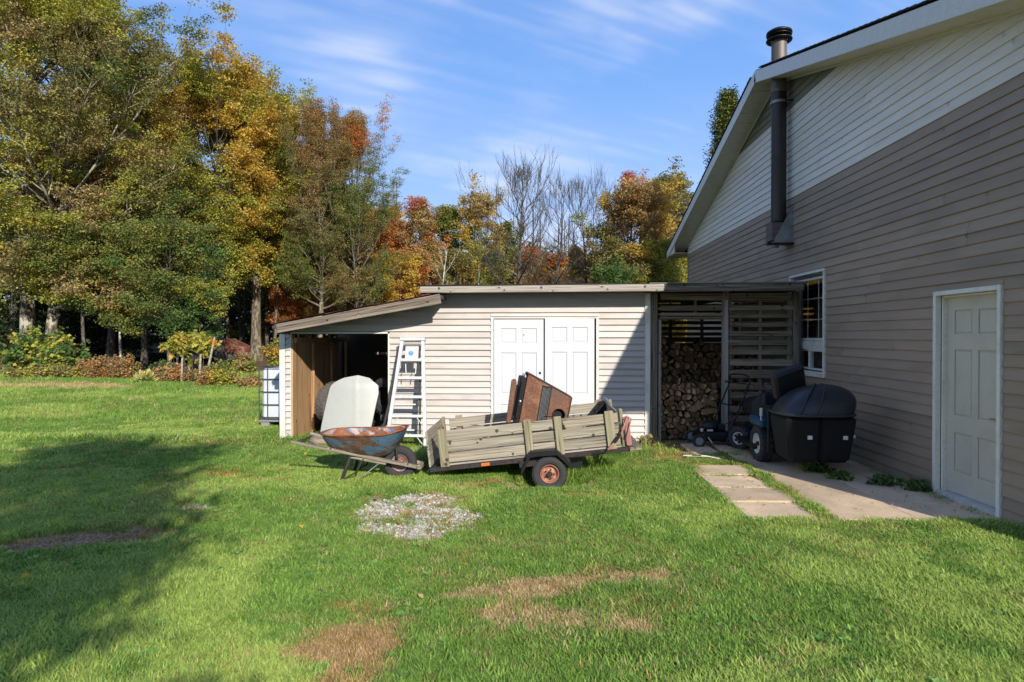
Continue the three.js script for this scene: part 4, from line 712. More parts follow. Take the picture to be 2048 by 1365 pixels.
// ---------------------------------------------------------------- rusty wheelbarrow
{
  const w = thing('wheelbarrow', 'rusty blue wheelbarrow with wooden handles on the grass before the lean-to', 'wheelbarrow', [-2.0, 0.0, -7.35]);
  // tray: rings from floor to rim; x along the barrow, wheel towards +x
  const ring = (y, cx, ax, az, p) => Array.from({ length: 48 }, (_, i) => { const a = i / 48 * TAU, c = cos(a), s = sin(a); return [cx + ax * Math.sign(c) * abs(c) ** p, y(cx + ax * Math.sign(c) * abs(c) ** p), az * Math.sign(s) * abs(s) ** p]; });
  const rimY = (x) => 0.535 + 0.012 * x + 0.06 * smooth(0.15, 0.55, x), prof = [[0.245, -0.03, 0.20, 0.14, 0.8], [0.26, -0.03, 0.25, 0.175, 0.75], [0.30, -0.04, 0.33, 0.22, 0.7], [0.38, -0.055, 0.42, 0.27, 0.66], [0.47, -0.06, 0.475, 0.30, 0.62]];
  const rings = prof.map(([y, cx, ax, az, p]) => ring((x) => y + (y - 0.235) * 0.25 * smooth(0.1, 0.5, x), cx, ax, az, p)); rings.push(ring(rimY, -0.06, 0.49, 0.315, 0.6));
  const skin = (R, off, flip) => {
    const pos = [], uv = [], idx = [], n = 48; let c0 = [-0.03, R[0][0][1], 0];
    R.forEach((q, j) => { for (let i = 0; i <= n; i++) { const v = q[i % n]; pos.push(v[0] * (1 + off), v[1] - off * 0.5 * 0, v[2] * (1 + off)); uv.push(v[0] * 0.6 + j * 0.02, v[1] + v[2] * 0.5); } });
    for (let j = 0; j < R.length - 1; j++) for (let i = 0; i < n; i++) { const a = j * (n + 1) + i, b = a + 1, c = a + n + 1, d = c + 1; flip ? idx.push(a, d, b, a, c, d) : idx.push(a, b, d, a, d, c); }
    const k = pos.length / 3; pos.push(...c0); uv.push(0, 0); for (let i = 0; i < n; i++) flip ? idx.push(k, i, i + 1) : idx.push(k, i + 1, i);
    const g = new THREE.BufferGeometry(); g.setAttribute('position', new THREE.Float32BufferAttribute(pos, 3)); g.setAttribute('uv', new THREE.Float32BufferAttribute(uv, 2)); g.setIndex(idx); g.computeVertexNormals(); return g;
  };
  const tray = holder('tray', w);
  piece('outer_skin', skin(rings, 0, true), M.barrow, tray);
  piece('inner_skin', skin(rings.map((q, j) => q.map((v) => [v[0] * 0.992, v[1] + (j < 5 ? 0.006 : 0), v[2] * 0.985])), 0, false), M.barrowIn, tray);
  const rimPts = ring(rimY, -0.06, 0.495, 0.32, 0.6); rimPts.push(rimPts[0]);
  piece('rim', tubePath(rimPts, 0.011, 8, false), M.rust, tray);
  // handles run from the grips under the tray to the wheel
  for (const s of [-1, 1]) {
    const a = [-0.84, 0.46, s * 0.31], b = [0.58, 0.14, s * 0.105];
    const dx = b[0] - a[0], dy = b[1] - a[1], dz = b[2] - a[2], l = hypot(dx, dy, dz);
    const g = new Flat(0).box(l, 0.045, 0.04, 0, 0, 0, 0.008, (sx, sy) => [0, sx < 0 ? -sy * 0.006 : 0, 0]).done();
    g.applyMatrix4(M4().makeRotationFromEuler(new THREE.Euler(0, -atan2(dz, dx), Math.asin(dy / l), 'YZX')).setPosition((a[0] + b[0]) / 2, (a[1] + b[1]) / 2, (a[2] + b[2]) / 2));
    piece('handle', g, M.oldHandle, w);
    piece('wedge', move(new Flat(0).box(0.42, 0.04, 0.035, 0, 0, 0, 0.006, (sx, sy) => [0, sx > 0 ? sy * 0.015 : -sy * 0.012, 0]).done(), 0.02, 0.232, s * 0.17, 0, s * 0.12, -0.14), M.oldHandle, w);
    piece('leg', merge([tubePath([[-0.18, 0.28, s * 0.19], [-0.25, 0.06, s * 0.24], [-0.28, -0.01, s * 0.245]], [0.022, 0.018, 0.014], 8), tubePath([[-0.04, 0.25, s * 0.18], [-0.1, 0.1, s * 0.21], [-0.28, -0.005, s * 0.24]], 0.010, 6)]), M.blackRust, w);
    piece('brace', tubePath([[0.18, 0.215, s * 0.15], [-0.06, 0.03, s * 0.2]], 0.008, 6), M.galv, w);
    piece('fork_strut', tubePath([[0.33, 0.36, s * 0.1], [0.35, 0.21, s * 0.1]], 0.012, 8), M.blackRust, w);
  }
  piece('nose_bar', new Flat(2).box(0.05, 0.05, 0.28, 0.61, 0.14, 0, 0.006).done(), M.oldHandle, w);
  const wh = holder('wheel', w, [0.36, 0.17, 0]);
  piece('tyre', tyre(0.195, 0.105, 0.1, 0), M.rubber, wh);
  piece('rim', merge([lathe([[0.1, -0.04], [0.105, 0.045], [0.096, 0.046], [0.08, 0.02], [0.03, 0.03], [0.001, 0.03]], 36).rotateX(PI / 2), lathe([[0.1, -0.046], [0.08, -0.02], [0.001, -0.03]], 36).rotateX(PI / 2)]), M.barrowIn, wh);
  piece('hub', move(new THREE.CylinderGeometry(0.02, 0.02, 0.24, 14), 0, 0, 0, PI / 2), M.blackRust, wh);
}
// ---------------------------------------------------------------- step ladder leaning on the siding
{
  const l = thing('step_ladder', 'white aluminium step ladder leaning on the siding right of the lean-to opening', 'ladder', [-2.06, -0.05, -9.42]);
  const lean = -0.27, put = (g) => move(g, 0, 0, 0, lean, 0, 0);
  const H = 1.72, xl = (y) => -0.27 + 0.16 * y / H, xr = (y) => 0.34 - 0.12 * y / H;
  const rail = (xa, xb, z, w, m, n, y1) => piece(n, put(new Flat(1).box(w, y1, 0.035, (xa + xb) / 2, y1 / 2, z, 0.004, (sx, sy) => [sy * (xb - xa) / 2, 0, 0]).done()), m, l);
  rail(xl(0), xl(H), 0, 0.055, M.alu, 'rail', H); rail(xr(0), xr(H), 0, 0.055, M.alu, 'rail', H);
  for (const y of [0.20, 0.50, 0.80, 1.10, 1.39]) {
    piece('step', put(new Flat(0).box(xr(y) - xl(y) - 0.05, 0.045, 0.085, (xl(y) + xr(y)) / 2, y, -0.012, 0.005).done()), M.alu, l);
    if (y < 0.7) for (const s of [-1, 1]) { const x = s < 0 ? xl(y) + 0.03 : xr(y) - 0.03; piece('step_brace', put(tubePath([[x - s * 0.09, y - 0.02, 0.01], [x, y - 0.13, 0.01]], 0.008, 6)), M.alu, l); }
  }
  piece('top_cap', put(new Flat(0).box(xr(H) - xl(H) + 0.07, 0.055, 0.13, (xl(H) + xr(H)) / 2, H + 0.01, -0.03, 0.008).done()), M.alu, l);
  const sign = tex(128, 128, (u, v) => { const d = hypot(u - 0.62, v - 0.45), n = fbm(u * 8, v * 8, 3, 601); return d < 0.26 && n > 0.42 - (0.26 - d) * 1.2 ? mix3([80, 132, 178], [190, 206, 214], smooth(0.1, 0.26, d)) : sc([214, 208, 196], 0.92 + n * 0.12); });
  piece('paint_shelf', put(new Flat(0).box(0.21, 0.20, 0.012, 0.05, 1.52, -0.02, 0.004).done()), (() => { const m = std({ map: sign, roughness: 0.6 }); sign.repeat.set(4.6, 4.6); return m; })(), l);
  for (const s of [-1, 1]) piece('shelf_arm', put(tubePath([[0.04 + s * 0.085, 1.34, -0.04], [0.045 + s * 0.075, 1.18, -0.05]], 0.009, 6)), M.alu, l);
  // rear legs folded against the rails
  rail(xl(0) - 0.13, xl(H) - 0.02, -0.085, 0.03, M.pipeDark, 'rear_leg', H - 0.12); rail(xr(0) - 0.10, xr(H) - 0.04, -0.085, 0.03, M.pipeDark, 'rear_leg', H - 0.35);
  piece('rear_brace', put(merge([0.3, 0.7, 1.1].map((y) => new Flat(0).box(0.34, 0.025, 0.015, -0.03, y, -0.1, 0.003).done()))), M.alu, l);
  for (const x of [xl(0), xr(0)]) piece('foot', put(new Flat(0).box(0.065, 0.03, 0.07, x, 0.01, 0, 0.006).done()), M.blackPlastic, l);
}
// ---------------------------------------------------------------- white curved hood, tyres and bits in the lean-to
{
  const h = thing('vehicle_hood', 'white curved vehicle hood standing on end in the lean-to opening behind the wheelbarrow', 'vehicle hood', [-2.98, -0.02, -9.78]);
  const out = [[-0.505, 0], [-0.47, 0.28], [-0.40, 0.66], [-0.355, 0.885], [-0.29, 0.955], [-0.17, 1.02], [-0.03, 1.062], [0.08, 1.07], [0.2, 1.052], [0.3, 1.012], [0.305, 0.985], [0.35, 0.955], [0.405, 0.905], [0.415, 0.78], [0.385, 0.62], [0.35, 0.4], [0.31, 0.16], [0.285, 0]];
  const g = extrude(out, 0.018, 0.006, [], 12);
  // bend it: bulged across, with a raised crease
  const nx = 24, ny = 26, inside = (x, y) => { let c = false; for (let i = 0, j = out.length - 1; i < out.length; j = i++) { const a = out[i], b = out[j]; if ((a[1] > y) !== (b[1] > y) && x < (b[0] - a[0]) * (y - a[1]) / (b[1] - a[1]) + a[0]) c = !c; } return c; };
  const edgeAt = (y, s) => { let x = s < 0 ? 1 : -1; for (let i = 0, j = out.length - 1; i < out.length; j = i++) { const a = out[i], b = out[j]; if ((a[1] >= y) !== (b[1] >= y)) { const q = (b[0] - a[0]) * (y - a[1]) / (b[1] - a[1]) + a[0]; x = s < 0 ? min(x, q) : max(x, q); } } return x; };
  const bulge = (x, y) => 0.07 * (1 - ((x + 0.03) / 0.5) ** 2) - 0.05 * smooth(0.8, 1.08, y) ** 2 + 0.008 * exp(-(((x - 0.10 + 0.05 * y) / 0.02) ** 2)) - 0.006 * smooth(0.36, 0.5, abs(x + 0.04));
  const mk = (off) => { const pos = [], uv = [], idx = []; for (let j = 0; j <= ny; j++) { const y = min(1.069, 0.001 + 1.068 * j / ny), a = edgeAt(y, -1), b = edgeAt(y, 1); for (let i = 0; i <= nx; i++) { const x = mix(a, b, i / nx); pos.push(x, y, bulge(x, y) + off); uv.push(x, y); if (i && j) { const q = j * (nx + 1) + i, p = q - nx - 1; off < 0 ? idx.push(p - 1, q, p, p - 1, q - 1, q) : idx.push(p - 1, p, q, p - 1, q, q - 1); } } } const G = new THREE.BufferGeometry(); G.setAttribute('position', new THREE.Float32BufferAttribute(pos, 3)); G.setAttribute('uv', new THREE.Float32BufferAttribute(uv, 2)); G.setIndex(idx); G.computeVertexNormals(); return G; };
  const rimStrip = new Flat(1); for (let i = 0; i < out.length - 1; i++) { const a = out[i], b = out[i + 1]; rimStrip.quad([a[0], a[1], bulge(...a)], [b[0], b[1], bulge(...b)], [b[0], b[1], bulge(...b) - 0.03], [a[0], a[1], bulge(...a) - 0.03]); }
  const put = (q) => move(q, 0, 0, 0, -0.16, 0.04, -0.0);
  piece('hood_skin', put(mk(0)), M.hoodWhite, h); piece('inner_skin', put(mk(-0.012)), M.greyPlastic, h); piece('folded_edge', put(rimStrip.done()), M.hoodWhite, h);
  piece('decal', put(merge([new Flat(0).box(0.03, 0.02, 0.002, 0.255, 0.17, bulge(0.255, 0.17) + 0.003, 0).done(), move(new THREE.SphereGeometry(0.012, 10, 6).scale(1, 1, 0.1), 0.255, 0.2, bulge(0.255, 0.2) + 0.003)])), M.cast, h);

  const tyreAt = (label, pos, rot, R, w, m) => { const t = thing('car_tyre', label, 'tyre', pos); t.rotation.set(...rot); piece('tread', tyre(R, w, R * 0.58, 34, 0.006), m, t); const bead = piece('bead', torus(R * 0.6, 0.012, 8, 36).translate(0, 0, w * 0.45), m, t); return t; };
  tyreAt('worn grey car tyre leaning behind the white hood in the lean-to', [-3.48, 0.52, -10.55], [0.3, 1.05, 0.2], 0.36, 0.24, M.oldRubber);
  tyreAt('lower dark car tyre standing under the worn tyre in the lean-to', [-3.2, 0.30, -10.95], [0.1, 0.9, 0], 0.36, 0.22, M.rubber);
  tyreAt('black car tyre half hidden right of the white hood', [-2.62, 0.62, -10.75], [0.1, -0.5, 0.1], 0.33, 0.2, M.rubber);
  const can = thing('oil_jug', 'small white plastic jug beside the right foot of the white hood', 'jug', [-2.6, -0.04, -9.98]);
  piece('body', merge([new Flat(1).box(0.11, 0.18, 0.09, 0, 0.09, 0, 0.02).done(), move(new THREE.CylinderGeometry(0.02, 0.03, 0.05, 14), 0.02, 0.2, 0)]), M.tank, can); piece('cap', move(new THREE.CylinderGeometry(0.022, 0.022, 0.025, 14), 0.02, 0.235, 0), M.redStrap, can); piece('handle', tubePath([[-0.03, 0.17, 0], [-0.045, 0.21, 0], [0, 0.215, 0]], 0.009, 6), M.tank, can);
  const eng = thing('engine_block', 'small greasy engine on the floor at the right of the lean-to opening', 'engine', [-2.56, -0.04, -10.35]);
  piece('block', new Flat(1).box(0.16, 0.26, 0.2, 0, 0.16, 0, 0.02).done(), M.cast, eng); piece('cylinder_fins', merge([0, 1, 2, 3, 4].map((k) => new Flat(0).box(0.14, 0.008, 0.14, 0.0, 0.31 + k * 0.02, 0, 0.002).done())), M.galv, eng); piece('pulley', move(lathe([[0.001, -0.02], [0.06, -0.02], [0.05, 0], [0.06, 0.02], [0.001, 0.02]], 24).rotateX(PI / 2), 0.0, 0.2, 0.12), M.galv, eng);
  // scraps at the foot of the lean-to post
  const bar = (label, cat, name, pts, rad, m) => tag(piece(name, tubePath(pts, rad, 7), m), label, cat);
  bar('dark bent iron bar lying against the stone by the lean-to post', 'iron bar', 'iron_bar', [[-3.75, 0.02, -9.6], [-3.55, 0.10, -9.66], [-3.35, 0.17, -9.7], [-3.2, 0.16, -9.72], [-3.13, 0.10, -9.7]], 0.018, M.blackRust);
  const st = new THREE.IcosahedronGeometry(0.16, 3), sp = st.attributes.position; for (let i = 0; i < sp.count; i++) { const k = 0.8 + 0.5 * fbm(sp.getX(i) * 8 + 5, sp.getY(i) * 8 + sp.getZ(i) * 6, 3, 605); sp.setXYZ(i, sp.getX(i) * k * 1.5, sp.getY(i) * k * 0.62, sp.getZ(i) * k); } st.computeVertexNormals();
  tag(piece('stone', st.translate(-3.33, 0.03, -9.62), std({ map: tex(128, 128, (u, v) => sc([150, 132, 112], 0.7 + 0.5 * fbm(u * 10, v * 10, 4, 606, 10, 10))), roughness: 0.95 })), 'flat tan stone lying between the lean-to post and the white hood', 'stone');
}
// ---------------------------------------------------------------- caged water tank beyond the shed corner
{
  const t = thing('water_tank', 'white plastic water tank in a steel cage beside the shed corner', 'water tank', [-4.72, -0.06, -12.1]);
  piece('tank', merge([new Flat(1).box(0.98, 0.96, 1.12, 0, 0.64, 0, 0.05).done(), move(new THREE.CylinderGeometry(0.09, 0.1, 0.06, 24), 0, 1.15, 0)]), M.tank, t);
  const cg = holder('cage', t);
  const rod = (a, b, r = 0.011) => piece('bar', tubePath([a, b], r, 7), M.cage, cg);
  for (const y of [0.2, 0.44, 0.68, 0.92, 1.13]) for (const [a, b] of [[[-0.52, y, 0.59], [0.52, y, 0.59]], [[-0.52, y, -0.59], [0.52, y, -0.59]], [[-0.52, y, -0.59], [-0.52, y, 0.59]], [[0.52, y, -0.59], [0.52, y, 0.59]]]) rod(a, b);
  for (const z of [-0.59, 0.59]) for (const x of [-0.52, -0.36, -0.12, 0.12, 0.36, 0.52]) rod([x, 0.14, z], [x, 1.14, z]);
  for (const x of [-0.52, 0.52]) for (const z of [-0.36, -0.12, 0.12, 0.36]) rod([x, 0.14, z], [x, 1.14, z]);
  piece('pallet', merge([new Flat(0).box(1.06, 0.03, 1.2, 0, 0.135, 0, 0.004).done(), ...[-0.42, 0, 0.42].flatMap((x) => [-0.5, 0, 0.5].map((z) => new Flat(0).box(0.16, 0.12, 0.14, x, 0.06, z, 0.006).done()))]), M.greyPlastic, t);
  piece('valve', merge([move(new THREE.CylinderGeometry(0.04, 0.04, 0.1, 16), 0, 0.24, 0.6, PI / 2), new Flat(0).box(0.1, 0.02, 0.02, 0, 0.3, 0.64, 0.004).done()]), M.blackPlastic, t);
}
// ---------------------------------------------------------------- lawn tractor with a rear bagger, in the shade by the house
{
  const t = thing('lawn_tractor', 'dark lawn tractor with a domed black rear bagger, parked against the house under the window', 'lawn tractor', [3.30, 0.02, -8.3]);
  const bag = holder('rear_bagger', t);
  // domed lid, drawn out to the right
  { const pos = [], uv = [], idx = [], nu = 48, nv = 14;
    for (let j = 0; j <= nv; j++) for (let i = 0; i <= nu; i++) { const a = i / nu * TAU, q = j / nv * PI / 2, c = cos(a), s = sin(a), k = cos(q), e = 0.62; const x = Math.sign(c) * abs(c) ** e * k, z = Math.sign(s) * abs(s) ** e * k, y = sin(q) ** 0.8; pos.push(-0.01 + x * 0.42 + y * 0.17, 0.735 + y * 0.335, 0.62 + z * 0.36 - y * 0.03); uv.push(x, z); if (i && j) { const d = j * (nu + 1) + i, b = d - nu - 1; idx.push(b - 1, d, b, b - 1, d - 1, d); } }
    const g = new THREE.BufferGeometry(); g.setAttribute('position', new THREE.Float32BufferAttribute(pos, 3)); g.setAttribute('uv', new THREE.Float32BufferAttribute(uv, 2)); g.setIndex(idx); g.computeVertexNormals();
    piece('lid', g, M.hoodPlastic, bag);
    for (const u of [-0.62, -0.2]) piece('lid_ridge', tubePath(Array.from({ length: 12 }, (_, i) => { const q = i / 11 * PI / 2, y = sin(q) ** 0.8, k = cos(q); return [-0.01 + u * 0.42 * (0.35 + 0.65 * k) + y * 0.17 + u * 0.04, 0.738 + y * 0.335, 0.62 + k * 0.355 - y * 0.03]; }), 0.012, 6), M.hoodPlastic, bag);
    const rim = Array.from({ length: 49 }, (_, i) => { const a = i / 48 * TAU, c = cos(a), s = sin(a); return [-0.01 + Math.sign(c) * abs(c) ** 0.62 * 0.435, 0.732, 0.62 + Math.sign(s) * abs(s) ** 0.62 * 0.375]; });
    piece('lid_rim', tubePath(rim, 0.018, 8, false), M.hoodPlastic, bag); }
  for (const [x, w] of [[-0.205, 0.405], [0.2, 0.405]]) {
    const b = new Flat(1).box(w, 0.56, 0.6, x, 0.44, 0.62, 0.05, (sx, sy, sz) => (sy < 0 ? [(sx * (x < 0 ? -1 : 1) > 0) ? -sx * 0.05 : -sx * 0.005, 0, -sz * 0.06] : [0, 0, 0])).done();
    piece('bag', b, M.bagFabric, bag);
    piece('bag_label', new Flat(0).box(0.055, 0.045, 0.004, x + 0.06, 0.47, 0.9 + 0.008, 0.001).done(), M.label, bag);
  }
  piece('side_label', new Flat(2).box(0.075, 0.04, 0.05, 0.42, 0.46, 0.72, 0.004).done(), M.label, bag);
  piece('bag_frame', merge([tubePath([[-0.4, 0.2, 0.3], [-0.4, 0.74, 0.3]], 0.015, 8), tubePath([[0.42, 0.2, 0.3], [0.42, 0.74, 0.3]], 0.015, 8), tubePath([[-0.4, 0.74, 0.3], [0.42, 0.74, 0.3]], 0.015, 8)]), M.blackPaint, bag);
  piece('chassis', merge([new Flat(2).box(0.42, 0.12, 1.5, 0, 0.32, -0.45, 0.02).done(), new Flat(0).box(0.9, 0.08, 0.75, 0.02, 0.17, -0.55, 0.03).done()]), M.blackPaint, t);
  piece('fender', merge([new Flat(0).box(0.86, 0.05, 0.5, 0, 0.56, -0.1, 0.02).done(), new Flat(1).box(0.16, 0.12, 0.44, -0.36, 0.52, -0.1, 0.03).done(), new Flat(1).box(0.16, 0.12, 0.44, 0.36, 0.52, -0.1, 0.03).done()]), M.teal, t);
  piece('hood', new Flat(2).box(0.46, 0.36, 0.62, 0, 0.62, -1.02, 0.09, (sx, sy, sz) => [0, sz < 0 && sy > 0 ? -0.06 : 0, 0]).done(), M.blackPlastic, t);
  piece('dash', new Flat(1).box(0.36, 0.4, 0.16, 0, 0.66, -0.62, 0.04).done(), M.blackPlastic, t);
  const st = holder('steering_wheel', t, [-0.02, 0.95, -0.5]); st.rotation.x = 0.5;
  piece('wheel_rim', torus(0.17, 0.017, 10, 36).rotateX(PI / 2), M.blackPlastic, st); piece('spoke', merge([0, 1, 2].map((k) => tubePath([[0, -0.02, 0], [cos(k * TAU / 3) * 0.165, 0, sin(k * TAU / 3) * 0.165]], 0.014, 6))), M.blackPlastic, st);
  const seat = holder('seat', t, [-0.14, 0.63, 0.05]);
  piece('cushion', new Flat(0).box(0.44, 0.1, 0.42, 0, 0.05, -0.05, 0.035).done(), M.bagFabric, seat); 
  piece('backrest', move(new Flat(1).box(0.42, 0.38, 0.14, 0, 0.2, 0, 0.03).done(), 0.05, 0.26, 0.15, 0.3, 0.25, 0.28), M.blackPlastic, seat);
  piece('lever', merge([new Flat(1).box(0.035, 0.11, 0.02, -0.43, 0.67, 0.12, 0.006).done(), tubePath([[-0.43, 0.56, 0.12], [-0.43, 0.64, 0.12]], 0.008, 6)]), M.label, t);
  const wheel = (x, y, z, R, w, turn) => { const o = holder('wheel', t, [x, y, z]); o.rotation.y = turn; piece('tyre', tyre(R, w, R * 0.56, 18, 0.012).rotateY(PI / 2), M.rubber, o); piece('rim', lathe([[R * 0.56, -w * 0.3], [R * 0.57, w * 0.42], [R * 0.5, w * 0.4], [R * 0.42, w * 0.18], [R * 0.16, w * 0.24], [0.001, w * 0.25]], 28).rotateX(PI / 2).rotateY(x < 0 ? -PI / 2 : PI / 2), M.whiteRim, o);
    if (R < 0.2) piece('rim_spokes', merge([0, 1, 2, 3, 4, 5].map((k) => new Flat(1).box(0.02, R * 0.24, 0.03, (x < 0 ? -1 : 1) * w * 0.3, R * 0.34, 0, 0.004).done().applyMatrix4(M4().makeRotationX(k * TAU / 6)))), M.cast, o);
    piece('hub', move(new THREE.CylinderGeometry(0.03, 0.03, 0.03, 16), (x < 0 ? -1 : 1) * w * 0.3, 0, 0, 0, 0, PI / 2), M.blackPaint, o); };
  wheel(-0.34, 0.225, -0.12, 0.24, 0.16, 0); wheel(0.42, 0.225, -0.12, 0.24, 0.2, 0); wheel(-0.34, 0.155, -0.98, 0.165, 0.13, 0.7); wheel(0.34, 0.155, -0.98, 0.165, 0.13, 0.7);
}
// ---------------------------------------------------------------- push mower in front of the firewood
{
  const m = thing('push_mower', 'black push mower with a tubular handle in front of the firewood', 'lawn mower', [2.66, 0.0, -9.72]);
  piece('deck', new Flat(0).box(0.52, 0.14, 0.46, 0, 0.15, 0, 0.05, (sx, sy) => (sy > 0 ? [-sx * 0.05, 0, 0] : [0, 0, 0])).done(), M.blackPaint, m);
  piece('engine', merge([move(lathe([[0.001, 0.22], [0.13, 0.22], [0.135, 0.3], [0.12, 0.34], [0.07, 0.37], [0.001, 0.375]], 28), -0.02, 0, 0), new Flat(0).box(0.14, 0.1, 0.12, 0.12, 0.28, 0.03, 0.02).done(), move(new THREE.CylinderGeometry(0.035, 0.035, 0.06, 16), 0.1, 0.36, -0.05)]), M.blackPlastic, m);
  piece('badge', merge([new Flat(0).box(0.045, 0.045, 0.006, -0.2, 0.255, 0.2, 0.002).done(), new Flat(0).box(0.09, 0.028, 0.006, -0.08, 0.25, 0.215, 0.002).done()]), M.label, m);
  piece('discharge_guard', move(new Flat(0).box(0.11, 0.018, 0.02, 0, 0, 0, 0.004).done(), -0.09, 0.11, 0.27, 0, 0, -0.95), M.label, m);
  for (const [x, z] of [[-0.25, 0.25], [-0.25, -0.25], [0.25, 0.25], [0.25, -0.25]]) { const w = holder('wheel', m, [x, 0.095, z]); piece('tyre', tyre(0.095, 0.05, 0.06, 20, 0.005), M.rubber, w); piece('rim', move(new THREE.CylinderGeometry(0.058, 0.058, 0.044, 20), 0, 0, 0, PI / 2), M.greyPlastic, w); }
  const side = (z) => [[0.2, 0.2, z], [0.3, 0.42, z], [0.5, 0.92, z], [0.52, 1.0, z * 0.97]];
  const rail = [...side(0.19), [0.505, 1.06, 0.15], [0.46, 1.085, 0.08], [0.36, 1.085, -0.08], [0.32, 1.06, -0.15], ...side(-0.19).reverse().map((p) => [p[0] - 0.18, p[1], p[2]])];
  piece('handle', tubePath(rail, 0.0125, 8), M.blackPaint, m);
  piece('cross_bar', merge([tubePath([[0.33, 0.62, 0.19], [0.18, 0.62, -0.19]], 0.011, 8), tubePath([[0.46, 0.95, 0.19], [0.30, 0.95, -0.19]], 0.008, 8)]), M.blackPaint, m);
  piece('control_cable', tubePath([[0.47, 0.95, 0.2], [0.43, 0.7, 0.23], [0.38, 0.55, 0.22], [0.28, 0.4, 0.2], [0.1, 0.3, 0.1]], 0.006, 6), M.rope, m);
  piece('clamp', merge([move(new THREE.SphereGeometry(0.025, 12, 8), 0.37, 0.64, 0.2), move(new THREE.SphereGeometry(0.022, 12, 8), 0.45, 0.82, 0.2)]), M.blackPlastic, m);
}
// ---------------------------------------------------------------- derelict vehicles under the trees
{
  const car = thing('old_car', 'rusty old saloon car parked among the tree trunks behind the garden', 'car', [-19.6, groundY(-19.6, -37) - 0.02, -37], 0.0);
  const shell = [[-2.2, 0.35], [-2.25, 0.75], [-2.0, 0.88], [-1.1, 0.95], [-0.55, 1.36], [0.9, 1.38], [1.75, 0.98], [2.2, 0.9], [2.3, 0.4]];
  const body = extrude(shell.slice().reverse(), 1.6, 0.06, [], 6); body.translate(0, 0, -0.8); piece('body', body, M.carRust, car);
  for (const z of [0.868, -0.868]) { piece('side_window', extrude([[-0.92, 0.97], [0.22, 0.97], [0.22, 1.27], [-0.5, 1.27]], 0.006, 0.002).translate(0, 0, z - 0.003), M.blackPlastic, car); piece('rear_quarter_window', extrude([[0.32, 0.97], [1.3, 0.97], [0.85, 1.27], [0.32, 1.27]], 0.006, 0.002).translate(0, 0, z - 0.003), M.carRust, car); piece('side_trim', plank(4.2, 0.04, 0.012, 0, 0.8, z, 0.003), M.galv, car); }
  for (const x of [-1.4, 1.45]) for (const z of [-0.75, 0.78]) { const w = holder('wheel', car, [x, 0.32, z]); piece('tyre', tyre(0.32, 0.2, 0.19), M.rubber, w); piece('rim', move(new THREE.CylinderGeometry(0.185, 0.185, 0.16, 24), 0, 0, 0, PI / 2), M.galv, w); }
  piece('bumper', merge([plank(0.08, 0.12, 1.7, -2.3, 0.5, 0, 0.02), plank(0.08, 0.12, 1.7, 2.36, 0.5, 0, 0.02)]), M.galv, car);

  const van = thing('derelict_pickup', 'grey derelict pickup half hidden in the dark under the left trees', 'pickup truck', [-21.6, groundY(-21.6, -35) - 0.02, -35], 0.35);
  piece('cab', extrude([[-0.9, 0.6], [-0.9, 1.15], [-0.45, 1.75], [0.75, 1.78], [0.85, 1.1], [0.85, 0.6]].reverse(), 1.5, 0.06).translate(0, 0, -0.75), M.galv, van);
  piece('bonnet', new Flat(0).box(1.3, 0.45, 1.55, -1.5, 0.85, 0, 0.08).done(), M.pipeDark, van);
  piece('load_bed', merge([plank(1.9, 0.5, 0.06, 1.8, 0.85, 0.75, 0.01), plank(1.9, 0.5, 0.06, 1.8, 0.85, -0.75, 0.01), plank(0.06, 0.5, 1.4, 2.7, 0.85, 0, 0.01), plank(1.9, 0.05, 1.44, 1.8, 0.62, 0, 0.01)]), M.blackRust, van);
  for (const z of [0.818, -0.818]) piece('side_window', extrude([[-0.5, 1.2], [0.6, 1.2], [0.55, 1.6], [-0.3, 1.6]], 0.006, 0.002).translate(0, 0, z - 0.003), M.blackPlastic, van);
  for (const x of [-1.5, 1.8]) for (const z of [-0.72, 0.72]) { const w = holder('wheel', van, [x, 0.35, z]); piece('tyre', tyre(0.35, 0.2, 0.2), M.rubber, w); piece('rim', move(new THREE.CylinderGeometry(0.19, 0.19, 0.16, 24), 0, 0, 0, PI / 2), M.galv, w); }
}
// ---------------------------------------------------------------- plants
const leafMat = (tr = 0.4, rough = 0.85) => phys({ color: 0xffffff, roughness: rough, transmission: tr, thickness: 0, side: THREE.DoubleSide, specularIntensity: 0.5 });
const LEAF = leafMat(0.45), GRASS = leafMat(0.3, 0.7), NEEDLE = leafMat(0.15);
function spray(n, radius, flat, size, seed, shape = 0) {          // n leaves scattered through a small clump
  const r = rng(seed), p = [], nn = [], t = [];
  const A = new THREE.Vector3(), B = new THREE.Vector3(), N = new THREE.Vector3(), O = new THREE.Vector3();
  for (let i = 0; i < n; i++) {
    const a = r() * TAU, c = r() * 2 - 1, s = sqrt(1 - c * c), rad = radius * r() ** 0.45;
    O.set(cos(a) * s * rad, c * rad * flat, sin(a) * s * rad);
    N.set((r() - 0.5) * 1.7, 0.45 + r() * 0.8, (r() - 0.5) * 1.7).normalize();
    A.set(r() - 0.5, (r() - 0.5) * 0.6, r() - 0.5).cross(N).normalize(); B.crossVectors(N, A);
    const L = size * (0.7 + r() * 0.6), W = L * (shape === 1 ? 0.24 : 0.4);
    const q = (u, v, w) => { p.push(O.x + A.x * u + B.x * v + N.x * w, O.y + A.y * u + B.y * v + N.y * w, O.z + A.z * u + B.z * v + N.z * w); nn.push(N.x, N.y, N.z); t.push(u, v); };
    q(-L / 2, 0, 0); q(0, -W, L * 0.14); q(L / 2, 0, -L * 0.1); q(-L / 2, 0, 0); q(L / 2, 0, -L * 0.1); q(0.0, W, L * 0.14);
  }
  return raw(p, nn, t);
}
const SPRAYS = {};
